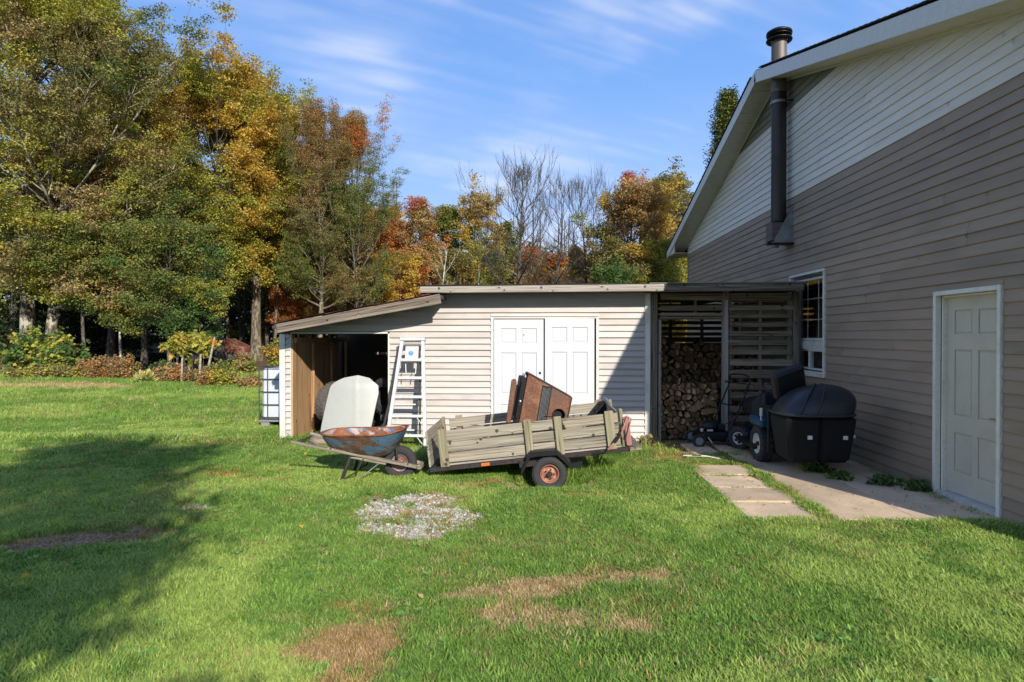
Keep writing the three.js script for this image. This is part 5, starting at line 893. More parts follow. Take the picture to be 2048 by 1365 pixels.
function sprayFor(n, radius, flat, size, shape = 0) { const k = [n, radius, flat, size, shape].join(); return (SPRAYS[k] ??= [0, 1].map((i) => spray(n, radius, flat, size, 700 + i * 13 + n, shape))); }
function scatter(name, geo, mat, list, parent) {                  // list: { p, s, q(Euler), c }
  const m = new THREE.InstancedMesh(geo, mat, list.length), X = M4(), Q = new THREE.Quaternion(), E = new THREE.Euler(), S = new THREE.Vector3(), P = new THREE.Vector3(), C = new THREE.Color();
  list.forEach((o, i) => { E.set(...(o.q || [0, 0, 0])); Q.setFromEuler(E); Array.isArray(o.s) ? S.set(...o.s) : S.setScalar(o.s); X.compose(P.set(...o.p), Q, S); m.setMatrixAt(i, X); m.setColorAt(i, C.setRGB(...o.c)); });
  m.name = parent ? name : numbered(name); m.castShadow = m.receiveShadow = true; (parent || scene).add(m); return m;
}
const lin = (h) => { const c = new THREE.Color(h); return [c.r, c.g, c.b]; };
const pal = (...h) => h.map(lin);
const rgb = (...q) => q.map(([r, g, b]) => { const c = new THREE.Color().setRGB(r / 255, g / 255, b / 255, THREE.SRGBColorSpace); return [c.r, c.g, c.b]; });
const PAL = {                                                     // leaf colours (sRGB, 0 to 255)
  olive: rgb([138, 132, 62], [148, 138, 66], [160, 142, 78], [120, 122, 58], [172, 154, 94], [142, 126, 70]),
  oliveGreen: rgb([116, 130, 50], [130, 140, 54], [144, 142, 60], [98, 116, 46], [156, 150, 66]),
  green: rgb([78, 110, 42], [90, 122, 46], [106, 134, 52], [70, 100, 40], [122, 144, 58]),
  yellow: rgb([200, 172, 62], [210, 182, 70], [184, 166, 62], [164, 158, 60], [208, 174, 70], [176, 154, 60]),
  gold: rgb([208, 174, 68], [216, 182, 76], [196, 164, 66], [206, 178, 74]),
  orange: rgb([204, 136, 68], [196, 128, 64], [212, 148, 76], [184, 130, 68]),
  rust: rgb([180, 142, 84], [166, 132, 78], [190, 146, 86], [156, 140, 80], [178, 152, 90]),
  red: rgb([184, 84, 66], [194, 98, 78], [172, 76, 62], [200, 116, 94]),
  pinkRed: rgb([196, 126, 106], [190, 116, 96], [206, 144, 116]),
  tan: rgb([180, 156, 98], [192, 168, 108], [164, 146, 86], [200, 176, 120]),
  dark: rgb([40, 54, 26], [46, 60, 30], [36, 48, 22]),
  yg: rgb([168, 166, 62], [182, 174, 66], [150, 156, 54], [192, 182, 76]),
};
const pickc = (r, p, j = 0.22) => { const c = p[floor(r() * p.length)], k = 1.08 - j / 2 + r() * j; return [c[0] * k, c[1] * k, c[2] * k]; };
// a tree: trunk and limbs as one mesh, leaves as clumps along the twigs
function tree(o) {
  const r = rng(o.seed), wood = [], spots = [];
  const t = thing(o.name || 'maple_tree', o.label, 'tree', [o.x, (o.y ?? groundY(o.x, o.z)) - 0.1, o.z], 0, o.group);
  const H = o.h, cb = o.cb ?? 0.25, lean = o.lean || [0, 0], R = o.R ?? H * 0.014;
  const trunkAt = (q) => [lean[0] * H * q + sin(q * 5 + o.seed) * 0.012 * H, H * q, lean[1] * H * q + cos(q * 4 + o.seed) * 0.012 * H];
  const tp = [], tr = []; for (let i = 0; i <= 9; i++) { const q = i / 9 * 0.97; tp.push(trunkAt(q)); tr.push(max(0.012, R * (1 - q) ** 0.85 * (i === 0 ? 1.35 : 1))); }
  wood.push(tubePath(tp, tr, 8));
  const nL = o.limbs ?? 34, twigs = o.twigs ?? 5, up = o.up ?? 0.5;
  const prof = o.prof || ((q) => (0.45 + 0.55 * sin(PI * min(1, q * 0.7 + 0.2))) * (q > 0.8 ? 1 - (q - 0.8) * 2 : 1));
  for (let i = 0; i < nL; i++) {
    const q = (i + r() * 0.8) / nL, f = cb + (0.965 - cb) * q, az = i * 2.39996 + r() * 0.9, el = mix(up * 0.4, up + 0.5, q) + (r() - 0.5) * 0.3, b = trunkAt(f), L = min(o.spread * prof(q) * (0.62 + r() * 0.65) / max(0.5, cos(el + 0.15)), (H * (1.0 + 0.03 * r()) - b[1]) / max(0.2, sin(el + 0.2)));
    const pts = [b], rad = [max(0.012, R * (1 - f) ** 0.9 * 0.55)], seg = 5; let e = el, a = az; const p = b.slice();
    for (let k = 1; k <= seg; k++) { const l = L / seg; p[0] += cos(a) * cos(e) * l; p[1] += sin(e) * l; p[2] += sin(a) * cos(e) * l; e += (o.curl ?? 0.12) + (r() - 0.5) * (o.bare ? 0.55 : 0.16); a += (r() - 0.5) * (o.bare ? 0.7 : 0.3); pts.push(p.slice()); rad.push(max(0.006, rad[0] * (1 - k / seg * 0.85))); }
    wood.push(tubePath(pts, rad, 5, false));
    for (let k = 0; k < twigs; k++) {
      const s = 0.3 + 0.7 * (k + r()) / twigs, si = min(seg - 1, floor(s * seg)), fr = s * seg - si, w = pts[si].map((v, c) => mix(v, pts[si + 1][c], fr));
      const ta = az + (k % 2 ? 1 : -1) * (0.5 + r() * 0.8), te = el + 0.15 + (r() - 0.4) * 0.9, tl = L * (0.18 + 0.3 * (1 - s * 0.6)) * (0.7 + r() * 0.6), tw = [w]; const v = w.slice(); let e2 = te;
      for (let j = 1; j <= 3; j++) { v[0] += cos(ta) * cos(e2) * tl / 3; v[1] += sin(e2) * tl / 3; v[2] += sin(ta) * cos(e2) * tl / 3; e2 += 0.12 + (r() - 0.5) * (o.bare ? 0.6 : 0.2); tw.push(v.slice()); }
      if (!o.noTwigMesh) wood.push(tubePath(tw, [max(0.006, rad[si] * 0.5), max(0.005, rad[si] * 0.35), 0.005, 0.004], 4, false));
      if (o.bare) for (let m = 0; m < o.bare; m++) { const b2 = tw[1 + (m % 3)].slice(), ta2 = ta + (r() - 0.5) * 1.6, te2 = te + 0.2 + (r() - 0.4) * 0.8, l2 = tl * (0.35 + r() * 0.35); wood.push(tubePath([b2, [b2[0] + cos(ta2) * cos(te2) * l2 * 0.5, b2[1] + sin(te2) * l2 * 0.5, b2[2] + sin(ta2) * cos(te2) * l2 * 0.5], [b2[0] + cos(ta2) * cos(te2) * l2, b2[1] + sin(te2 + 0.1) * l2, b2[2] + sin(ta2) * cos(te2) * l2]], [0.007, 0.005, 0.003], 3, false)); }
      for (let m = 0; m < (o.dense ?? 4); m++) { const u = 0.25 + 0.8 * r(), ui = min(2, floor(u * 3)), uf = u * 3 - ui; spots.push([tw[ui].map((c, d) => mix(c, tw[ui + 1][d], uf) + (r() - 0.5) * (o.jit ?? 0.35)), q]); }
    }
    if (o.tip !== false) for (let m = 0; m < (o.dense ?? 4) * 0.6; m++) { const k = 0.4 + 0.6 * r(), si = min(seg - 1, floor(k * seg)); spots.push([pts[si + 1].map((c) => c + (r() - 0.5) * (o.jit ?? 0.35)), q]); }
  }
  if (o.dense !== 0) for (let m = 0; m < 8; m++) spots.push([trunkAt(0.9 + 0.1 * r()).map((c) => c + (r() - 0.5) * 0.4), 1]);
  piece('trunk', merge(wood), o.bark || M.barkGrey, t);
  if (o.dense !== 0) {
    const size = (o.leaf ?? 0.13) * 0.72, geo = sprayFor(o.per ?? 36, o.clump ?? 0.46, o.flat ?? 0.42, size, o.shape || 0), lists = [[], []];
    spots.forEach(([p, q], i) => {
      const n = fbm(p[0] * 0.35 + o.seed, p[1] * 0.35 + p[2] * 0.2, 2, 801), P = o.pals[clamp(floor((n * 1.7 - 0.35 + (q - 0.5) * (o.grad ?? 0)) * o.pals.length), 0, o.pals.length - 1)];
      lists[i % 2].push({ p, s: 0.75 + r() * 0.5, q: [(r() - 0.5) * 0.8, r() * TAU, (r() - 0.5) * 0.8], c: pickc(r, P) });
    });
    lists.forEach((l, i) => tag(scatter('crown', geo[i], LEAF, l, t), null, null, null, 'stuff'));
  }
  return t;
}
function conifer(o) {                                             // drooping boughs of short needles in whorls
  const r = rng(o.seed), t = thing(o.name || 'spruce_tree', o.label, 'tree', [o.x, groundY(o.x, o.z) - 0.1, o.z], 0, o.group), wood = [tubePath([[0, 0, 0], [0, o.h * 0.5, 0], [0, o.h, 0]], [o.h * 0.014, o.h * 0.009, 0.01], 7)], list = [];
  for (let y = o.h * (o.cb ?? 0.08); y < o.h * 0.99; y += o.step ?? 0.32) {
    const L = o.spread * (o.column ? min(1, 2.6 * (1 - y / o.h) ** 0.55, 0.55 + y / o.h) : (1 - y / o.h) ** 0.8) * (0.8 + 0.3 * r()), n = o.n ?? 9;
    for (let k = 0; k < n; k++) {
      const a = r() * TAU, dn = o.column ? 0.9 : -0.25 - 0.2 * r(), l = L * (0.75 + r() * 0.4);
      if (!o.column) wood.push(tubePath([[0, y, 0], [cos(a) * l * 0.6, y + dn * l * 0.35, sin(a) * l * 0.6], [cos(a) * l, y + dn * l * 0.5, sin(a) * l]], [0.02, 0.012, 0.005], 3, false));
      const m = o.column ? 3 : max(2, Math.round(l * 3.2));
      for (let j = 0; j < m; j++) { const s = o.column ? 0.55 + 0.45 * r() : (j + 0.6 + r() * 0.5) / m; list.push({ p: [cos(a) * l * s + (r() - 0.5) * 0.15, y + (o.column ? r() * 0.4 : dn * l * s * 0.5) + (r() - 0.5) * 0.1, sin(a) * l * s + (r() - 0.5) * 0.15], s: 0.8 + r() * 0.5, q: [(r() - 0.5) * 0.5, r() * TAU, (r() - 0.5) * 0.5], c: pickc(r, o.pal || PAL.dark) }); }
    }
  }
  piece('trunk', merge(wood), M.barkDark, t); tag(scatter('crown', sprayFor(o.per ?? 16, 0.3, o.column ? 1.1 : 0.35, o.leaf ?? 0.13, 1)[0], NEEDLE, list, t), null, null, null, 'stuff'); return t;
}
function bush(o) {                                                // stems and leaves from the ground up
  const r = rng(o.seed), t = thing(o.name || 'shrub', o.label, o.cat || 'shrub', [o.x, groundY(o.x, o.z) - 0.03, o.z], 0, o.group), stems = [], list = [];
  for (let i = 0; i < (o.stems ?? 26); i++) {
    const a = r() * TAU, d = sqrt(r()), x = cos(a) * d * o.rx * 0.5, z = sin(a) * d * o.rz * 0.5, h = o.h * (0.55 + 0.5 * r()) * (1 - 0.35 * d * d), ex = x * 1.9 + (r() - 0.5) * 0.2, ez = z * 1.9 + (r() - 0.5) * 0.2, pts = [[x, 0, z], [mix(x, ex, 0.4), h * 0.55, mix(z, ez, 0.4)], [ex, h, ez]];
    stems.push(tubePath(pts, [0.012, 0.008, 0.004], 4, false));
    for (let k = 0; k < (o.dense ?? 9); k++) { const s = 0.18 + 0.85 * r(), q = s < 0.5 ? pts[0].map((v, c) => mix(v, pts[1][c], s * 2)) : pts[1].map((v, c) => mix(v, pts[2][c], s * 2 - 1)); list.push({ p: q.map((v) => v + (r() - 0.5) * (o.jit ?? 0.2)), s: (0.7 + r() * 0.6), q: [(r() - 0.5) * 0.7, r() * TAU, (r() - 0.5) * 0.7], c: pickc(r, o.pals[floor(clamp(fbm(q[0] * 2 + o.seed, q[1] * 2 + q[2], 2, 810) * 1.6 - 0.3, 0, 0.999) * o.pals.length)]) }); }
  }
  piece('stem', merge(stems), o.bark || M.barkDark, t); tag(scatter('foliage', sprayFor(o.per ?? 8, o.clump ?? 0.2, 0.7, o.leaf ?? 0.1, o.shape || 0)[0], LEAF, list, t), null, null, null, 'stuff'); return t;
}
const ORD = ['first', 'second', 'third', 'fourth', 'fifth', 'sixth', 'seventh', 'eighth', 'ninth', 'tenth', 'eleventh', 'twelfth', 'thirteenth', 'fourteenth', 'fifteenth', 'sixteenth', 'seventeenth'], nth = (xs, i) => ORD[xs.filter((x) => x < xs[i]).length];
const PX = (px, d) => (px - 1077) / 1250 * d, PH = (py, d) => EYE + (672 - py) / 1250 * d;   // how far aside / how high a thing `d` metres ahead stands

// ---- the big trees at the left of the lawn
const T = (px, d, top, wide, o) => tree({ x: PX(px, d), z: -d, h: (PH(top, d) + 0.1) * (o.bare ? 0.84 : 0.91), spread: wide / 1250 * d, ...o });
T(32, 29, -190, 235, { seed: 11, label: 'tall olive leaved tree with a thick mottled trunk at the left edge', bark: M.barkMottled, R: 0.36, cb: 0.2, limbs: 62, twigs: 9, dense: 9, leaf: 0.14, pals: [PAL.oliveGreen, PAL.oliveGreen, PAL.olive, PAL.yg, PAL.tan], up: 0.45 });
T(72, 28, -60, 210, { seed: 12, label: 'olive leaved tree with a mottled trunk right beside the thickest left trunk', bark: M.barkMottled, R: 0.27, cb: 0.18, limbs: 58, twigs: 9, dense: 9, leaf: 0.13, pals: [PAL.green, PAL.oliveGreen, PAL.olive, PAL.yg], lean: [0.06, 0], up: 0.5 });
T(195, 31, 165, 135, { seed: 13, label: 'broad olive and tan tree right of the two mottled trunks', bark: M.barkGrey, R: 0.2, cb: 0.2, limbs: 52, twigs: 9, dense: 9, leaf: 0.13, pals: [PAL.oliveGreen, PAL.yg, PAL.olive, PAL.tan] });
T(262, 30, 250, 75, { seed: 14, label: 'tan and olive tree between the broad olive tree and the yellow maple', R: 0.15, cb: 0.22, limbs: 48, twigs: 7, dense: 8, leaf: 0.12, pals: [PAL.oliveGreen, PAL.olive, PAL.tan] });
T(140, 27, 440, 95, { seed: 28, label: 'low leafy maple with green and tan leaves before the mottled trunks', R: 0.1, cb: 0.42, limbs: 26, twigs: 6, dense: 6, leaf: 0.13, pals: [PAL.green, PAL.yg, PAL.tan, PAL.oliveGreen] });
T(318, 27, 440, 105, { seed: 15, label: 'low dark green maple in front of the yellow maple', R: 0.1, cb: 0.26, limbs: 34, twigs: 6, dense: 6, leaf: 0.12, pals: [PAL.green, PAL.oliveGreen, PAL.oliveGreen] });
T(385, 27.5, 560, 60, { seed: 29, label: 'small green sapling below the dark green maple, by the stakes', R: 0.05, cb: 0.3, limbs: 20, twigs: 5, dense: 5, leaf: 0.11, clump: 0.3, pals: [PAL.green, PAL.yg] });
T(425, 35, 120, 165, { seed: 16, label: 'tall yellow and orange maple behind the dark green maple', R: 0.26, cb: 0.24, limbs: 52, twigs: 9, dense: 10, leaf: 0.15, pals: [PAL.oliveGreen, PAL.yg, PAL.yg, PAL.yellow, PAL.gold], grad: 0.3, up: 0.6 });
T(305, 38, 150, 75, { seed: 30, label: 'golden orange tree top left of the yellow maple', R: 0.2, cb: 0.45, limbs: 30, twigs: 6, dense: 6, leaf: 0.16, pals: [PAL.gold, PAL.yellow, PAL.gold], up: 0.75 });
T(508, 37, 165, 100, { seed: 17, label: 'yellow green maple on a straight grey trunk left of the lean-to roof', bark: M.barkTan, R: 0.32, cb: 0.3, limbs: 44, twigs: 9, dense: 10, leaf: 0.15, pals: [PAL.oliveGreen, PAL.yellow, PAL.yg, PAL.gold], up: 0.55 });
T(545, 43, 192, 45, { seed: 18, label: 'red topped maple behind the yellow green maple', R: 0.15, cb: 0.45, limbs: 26, twigs: 6, dense: 5, leaf: 0.17, pals: [PAL.red, PAL.orange, PAL.oliveGreen], up: 0.8 });
T(632, 35, 195, 85, { seed: 19, name: 'ash_tree', label: 'upright rust and olive tree with sparse spires above the lean-to', bark: M.barkTan, R: 0.16, cb: 0.22, limbs: 60, twigs: 7, dense: 7, leaf: 0.11, clump: 0.34, jit: 0.3, pals: [PAL.oliveGreen, PAL.oliveGreen, PAL.olive, PAL.olive, PAL.rust], grad: 0.6, up: 1.0, shape: 1 });
T(705, 36, 212, 95, { seed: 20, name: 'ash_tree', label: 'rust coloured upright tree at the right end of the tall trees', bark: M.barkTan, R: 0.15, cb: 0.2, limbs: 60, twigs: 7, dense: 7, leaf: 0.11, clump: 0.34, jit: 0.3, pals: [PAL.oliveGreen, PAL.oliveGreen, PAL.olive, PAL.rust, PAL.orange], grad: 0.6, up: 1.0, shape: 1 });
// ---- the lower row behind the shed
T(770, 44, 415, 52, { seed: 21, label: 'orange maple behind the left end of the shed roof', R: 0.13, cb: 0.25, limbs: 28, twigs: 6, dense: 5, leaf: 0.17, clump: 0.5, pals: [PAL.orange, PAL.gold, PAL.rust], up: 0.7 });
T(835, 45, 402, 55, { seed: 22, label: 'pinkish red maple behind the shed roof', R: 0.13, cb: 0.3, limbs: 28, twigs: 6, dense: 5, leaf: 0.17, clump: 0.45, pals: [PAL.pinkRed, PAL.pinkRed, PAL.rust, PAL.orange], up: 0.8 });
T(893, 47, 410, 42, { seed: 23, name: 'poplar_tree', label: 'narrow olive green tree right of the pinkish red maple', R: 0.12, cb: 0.3, limbs: 28, twigs: 5, dense: 5, leaf: 0.17, clump: 0.45, pals: [PAL.oliveGreen, PAL.green], up: 0.8 });
T(955, 45, 385, 58, { seed: 24, label: 'golden yellow maple behind the middle of the shed roof', R: 0.13, cb: 0.28, limbs: 30, twigs: 6, dense: 4, leaf: 0.17, clump: 0.45, pals: [PAL.yg, PAL.gold, PAL.yellow, PAL.tan], up: 0.7 });
T(1012, 46, 445, 40, { seed: 25, label: 'small olive tree left of the big bare tree', R: 0.1, cb: 0.25, limbs: 24, twigs: 5, dense: 4, leaf: 0.16, clump: 0.45, pals: [PAL.olive, PAL.oliveGreen, PAL.rust], up: 0.7 });
T(1258, 37, 330, 42, { seed: 26, label: 'sparse pinkish tree just left of the green and orange maple', R: 0.11, cb: 0.35, limbs: 30, twigs: 5, dense: 2, leaf: 0.11, clump: 0.32, pals: [PAL.pinkRed, PAL.rust, PAL.rust], up: 0.85 });
T(1262, 33, 380, 82, { seed: 27, label: 'round green and orange maple between the bare trees and the house', R: 0.16, cb: 0.18, limbs: 40, twigs: 7, dense: 6, leaf: 0.14, pals: [PAL.oliveGreen, PAL.olive, PAL.gold, PAL.rust], grad: 0.5, up: 0.55 });
T(1338, 42, 352, 62, { seed: 31, label: 'tan and olive tree just left of the far house corner', R: 0.15, cb: 0.42, limbs: 34, twigs: 6, dense: 5, leaf: 0.17, clump: 0.45, pals: [PAL.olive, PAL.tan, PAL.oliveGreen], up: 0.6 });
T(1335, 32, 480, 55, { seed: 32, label: 'bushy yellow green tree beside the far house corner, above the wood bay roof', R: 0.1, cb: 0.12, limbs: 32, twigs: 6, dense: 6, leaf: 0.13, pals: [PAL.yg, PAL.yg, PAL.yellow], up: 0.6 });
T(1225, 30, 530, 40, { seed: 33, label: 'low green sapling under the green and orange maple', R: 0.06, cb: 0.1, limbs: 22, twigs: 5, dense: 4, leaf: 0.11, clump: 0.3, pals: [PAL.green, PAL.oliveGreen], up: 0.7 });
// bare trees
T(1040, 33, 278, 80, { seed: 41, name: 'bare_tree', label: 'tallest leafless grey tree behind the middle of the shed roof', bark: M.barkGrey, R: 0.17, cb: 0.3, limbs: 52, twigs: 8, bare: 6, dense: 0, up: 0.55, curl: 0.07 });
T(1095, 34, 312, 74, { seed: 42, name: 'bare_tree', label: 'leafless grey tree close right of the tallest bare tree', bark: M.barkGrey, R: 0.13, cb: 0.24, limbs: 36, twigs: 8, bare: 5, dense: 0, up: 0.4, curl: 0.06, lean: [0.09, 0] });
T(1172, 36, 305, 62, { seed: 43, name: 'bare_tree', label: 'slender leafless tree between the bare trees and the pinkish tree', bark: M.barkGrey, R: 0.12, cb: 0.34, limbs: 34, twigs: 7, bare: 5, dense: 0, up: 0.7, curl: 0.03, lean: [-0.03, 0] });
T(1228, 39, 330, 70, { seed: 44, name: 'bare_tree', label: 'thin leafless tree just left of the sparse pinkish tree', bark: M.barkGrey, R: 0.1, cb: 0.35, limbs: 40, twigs: 7, bare: 4, dense: 0, up: 0.55 });
// white stemmed birches
T(868, 38, 455, 26, { seed: 45, name: 'birch_tree', label: 'leaning white stemmed birch behind the left part of the shed roof', bark: M.barkBirch, R: 0.10, cb: 0.5, limbs: 10, twigs: 3, bare: 1, dense: 0, up: 0.9, lean: [0.12, 0] });
T(957, 37, 500, 12, { seed: 46, name: 'birch_tree', label: 'broken upright white birch stem behind the middle of the shed roof', bark: M.barkBirch, R: 0.11, cb: 0.7, limbs: 5, twigs: 2, bare: 1, dense: 0, up: 0.7 });
T(218, 30, 540, 40, { seed: 47, name: 'birch_tree', label: 'thin pale stemmed sapling among the dark conifers at left', bark: M.barkBirch, R: 0.075, cb: 0.62, limbs: 14, twigs: 4, dense: 4, leaf: 0.11, clump: 0.3, pals: [PAL.yg, PAL.green, PAL.gold], up: 0.5 });
// saplings and thin trunks of the wood edge
{
  const r = rng(901), kinds = [['rust', 'orange'], ['olive', 'oliveGreen'], ['orange', 'gold'], ['rust', 'tan'], ['oliveGreen', 'yg']];
  const spots = [[655, 41], [690, 43], [728, 40], [752, 42], [800, 40], [826, 42], [860, 44], [912, 41], [985, 40], [1060, 43], [1110, 41], [1150, 44], [1195, 43], [1300, 44], [590, 42], [560, 40], [1375, 40]];
  spots.forEach(([px, d], i) => { const k = kinds[(i * 3) % 5]; T(px, d, 475 + r() * 50, 26 + r() * 16, { seed: 60 + i, name: 'young_tree', label: `young tree with ${['rust and orange', 'olive', 'orange and gold', 'rust and tan', 'olive and yellow'][(i * 3) % 5]} leaves behind the shed, ${nth(spots.map((q) => q[0]), i)} from the left`, group: 'young trees behind the shed', bark: i % 2 ? M.barkTan : M.barkGrey, R: 0.055 + r() * 0.03, cb: 0.35, limbs: 18, twigs: 4, dense: 4, leaf: 0.15, clump: 0.42, pals: k.map((n) => PAL[n]), up: 0.7, noTwigMesh: true }); });
  const trunks = [[440, 40], [470, 43], [528, 41], [545, 39], [560, 46], [610, 43], [648, 46], [676, 40], [400, 44], [575, 44], [120, 38], [170, 40], [260, 42], [340, 42], [380, 46]];
  trunks.forEach(([px, d], i) => T(px, d, 260 + r() * 120, 36 + r() * 20, { seed: 90 + i, name: 'forest_tree', label: `tall thin forest tree behind the yellow maples, ${nth(trunks.map((q) => q[0]), i)} from the left of its kind`, group: 'thin forest trees in the shade at left', bark: i % 3 ? M.barkGrey : M.barkTan, R: 0.10 + r() * 0.06, cb: 0.42, limbs: 22, twigs: 5, dense: 5, leaf: 0.18, clump: 0.55, pals: [PAL.oliveGreen, PAL.olive, PAL.yellow], up: 0.6, noTwigMesh: true }));
}
// dark conifers under the crowns
[[110, 32, 540, 70, 51], [175, 34, 500, 80, 52], [245, 33, 560, 70, 53], [40, 35, 480, 90, 54], [300, 37, 570, 70, 55], [350, 42, 560, 60, 56], [20, 31, 600, 50, 57], [205, 38, 470, 90, 58]].forEach(([px, d, top, w, seed], i) => conifer({ x: PX(px, d), z: -d, h: PH(top, d), spread: w / 1250 * d, seed, label: `dark drooping conifer shaded by the left trees, ${nth([110, 175, 245, 40, 300, 345, 20, 205], i)} from the left of its kind`, group: 'dark conifers under the left trees', cb: 0.04 }));
conifer({ name: 'cedar_tree', x: PX(1449, 27), z: -27, h: PH(200, 27), spread: 0.72, seed: 59, column: true, n: 12, step: 0.3, pal: pal(0x6a7430, 0x7a7e38, 0x566228, 0x8a8840), label: 'narrow green cedar rising behind the far roof slope', leaf: 0.1, per: 40 });
// the wood behind it all, too deep to tell its trees apart
{
  const r = rng(950), list = [], trunks = [];
  for (let i = 0; i < 9000; i++) { const x = -62 + r() * 95, z = -49 - r() * 22, top = (x < -12 ? 11 : 7.5) + 2.5 * fbm(x * 0.12, 5, 3, 951), y = top * (0.05 + 0.95 * r() ** 0.8); list.push({ p: [x, y, z], s: 1 + r() * 0.6, q: [(r() - 0.5) * 0.8, r() * TAU, (r() - 0.5) * 0.8], c: pickc(r, x < -18 ? [...PAL.oliveGreen, ...PAL.dark] : [...PAL.olive, ...PAL.rust, ...PAL.dark], 0.4) }); }
  for (let i = 0; i < 260; i++) { const x = -60 + r() * 92, z = -46 - r() * 22, h = 8 + r() * 6, l = (r() - 0.5) * 0.6; trunks.push(tubePath([[x, -0.3, z], [x + l, h * 0.5, z], [x + l * 1.5, h, z]], [0.09 + r() * 0.08, 0.07, 0.03], 5, false)); }
  const wood = thing('distant_wood', 'shaded autumn wood closing the view behind the trees and the shed', 'wood', [0, 0, 0]); wood.userData.kind = 'stuff';
  piece('trunk', merge(trunks), M.barkGrey, wood); scatter('crown', sprayFor(16, 0.95, 0.6, 0.34)[0], LEAF, list, wood);
}
// trees behind the camera whose shadows lie on the lawn at left
tree({ x: 0.45, z: 6.2, h: 8.0, spread: 1.5, seed: 71, label: 'leafy maple behind the viewpoint, throwing shade on the lower left lawn', R: 0.14, cb: 0.3, limbs: 26, twigs: 6, dense: 4, leaf: 0.14, pals: [PAL.green, PAL.oliveGreen], y: 0 });
tree({ x: -6.1, z: 8.6, h: 12.6, spread: 1.3, seed: 72, label: 'tall leafy maple behind the viewpoint, throwing shade on the left lawn', R: 0.16, cb: 0.5, limbs: 24, twigs: 6, dense: 5, leaf: 0.14, pals: [PAL.green, PAL.oliveGreen], y: 0 });
tree({ x: -5.2, z: 4.2, h: 7.5, spread: 1.9, seed: 73, label: 'low leafy maple left of and behind the viewpoint', R: 0.12, cb: 0.3, limbs: 30, twigs: 6, dense: 6, leaf: 0.14, pals: [PAL.green, PAL.oliveGreen], y: 0 });

// ---- the planted strip along the far edge of the lawn
bush({ x: PX(40, 25.5), z: -25.5, rx: 1.7, rz: 1.2, h: 2.1, seed: 101, stems: 46, dense: 12, leaf: 0.17, clump: 0.3, pals: [PAL.green, PAL.yg, PAL.green], label: 'big leafy green shrub at the foot of the mottled trunks', bark: M.barkGrey });
bush({ x: PX(105, 25), z: -25, rx: 0.9, rz: 0.8, h: 1.7, seed: 102, stems: 22, dense: 10, leaf: 0.15, clump: 0.28, pals: [PAL.green, PAL.yg], label: 'smaller green shrub right of the big leafy shrub' });
[[150, 23.6, 0.8], [185, 23.2, 1.05], [222, 23, 0.95], [318, 22.3, 0.75], [348, 22.2, 0.7]].forEach(([px, d, h], i) => bush({ x: PX(px, d), z: -d, rx: 0.62, rz: 0.5, h, seed: 110 + i, stems: 40, dense: 9, leaf: 0.07, clump: 0.14, pals: [PAL.rust, PAL.rust, PAL.orange, PAL.tan, PAL.olive], name: 'autumn_weeds', cat: 'weeds', label: i < 3 ? 'reddish brown clump of autumn weeds left of the yellow hosta' : 'reddish brown clump of autumn weeds between the hosta and the stakes', group: i < 3 ? 'reddish weeds left of the hosta' : 'reddish weeds right of the hosta' }));
bush({ x: PX(432, 21), z: -21, rx: 0.52, rz: 0.5, h: 1.0, seed: 120, stems: 60, dense: 11, leaf: 0.07, clump: 0.13, pals: [PAL.oliveGreen, PAL.yg, PAL.olive], label: 'rounded yellow green shrub right of the tall stake' });
bush({ x: PX(408, 20.8), z: -20.8, rx: 0.4, rz: 0.4, h: 0.8, seed: 121, stems: 40, dense: 9, leaf: 0.07, clump: 0.13, pals: [PAL.tan, PAL.rust, PAL.gold], label: 'tan seeding plant at the foot of the tall stake' });
bush({ x: PX(490, 20), z: -20, rx: 0.45, rz: 0.4, h: 0.55, seed: 122, stems: 30, dense: 8, leaf: 0.08, clump: 0.14, pals: [PAL.orange, PAL.gold, PAL.rust], label: 'low orange plant left of the caged water tank' });
bush({ x: PX(478, 26), z: -26, rx: 0.35, rz: 0.4, h: 0.95, seed: 123, stems: 30, dense: 9, leaf: 0.1, clump: 0.2, pals: [PAL.oliveGreen, PAL.rust], label: 'loose olive shrub in front of the rusty old car' });
bush({ x: PX(552, 30), z: -30, rx: 0.7, rz: 0.6, h: 1.9, seed: 124, stems: 34, dense: 10, leaf: 0.12, clump: 0.25, pals: [PAL.yg, PAL.oliveGreen, PAL.gold], label: 'yellow green bush behind the caged water tank' });
bush({ x: PX(305, 24), z: -24, rx: 0.4, rz: 0.4, h: 0.8, seed: 125, stems: 22, dense: 8, leaf: 0.11, clump: 0.2, pals: [PAL.green, PAL.dark], label: 'dark green plant behind the yellow hosta' });
[[0, 27, 1.2], [60, 23.8, 0.7], [100, 23.5, 0.6], [20, 23.2, 0.55]].forEach(([px, d, h], i) => bush({ x: PX(px, d), z: -d, rx: 0.9, rz: 0.5, h, seed: 130 + i, stems: 36, dense: 8, leaf: 0.09, clump: 0.18, pals: [PAL.yg, PAL.olive, PAL.tan], name: 'wild_plants', cat: 'weeds', label: ['tall tangle of yellowing wild plants behind the big leafy shrub at the left edge', 'yellowing wild plants in front of the big leafy shrub, nearer its right side', 'yellowing wild plants below the smaller green shrub', 'low yellowing wild plants in front of the big leafy shrub, at the left edge'][i], group: 'wild plants at the left lawn edge' }));
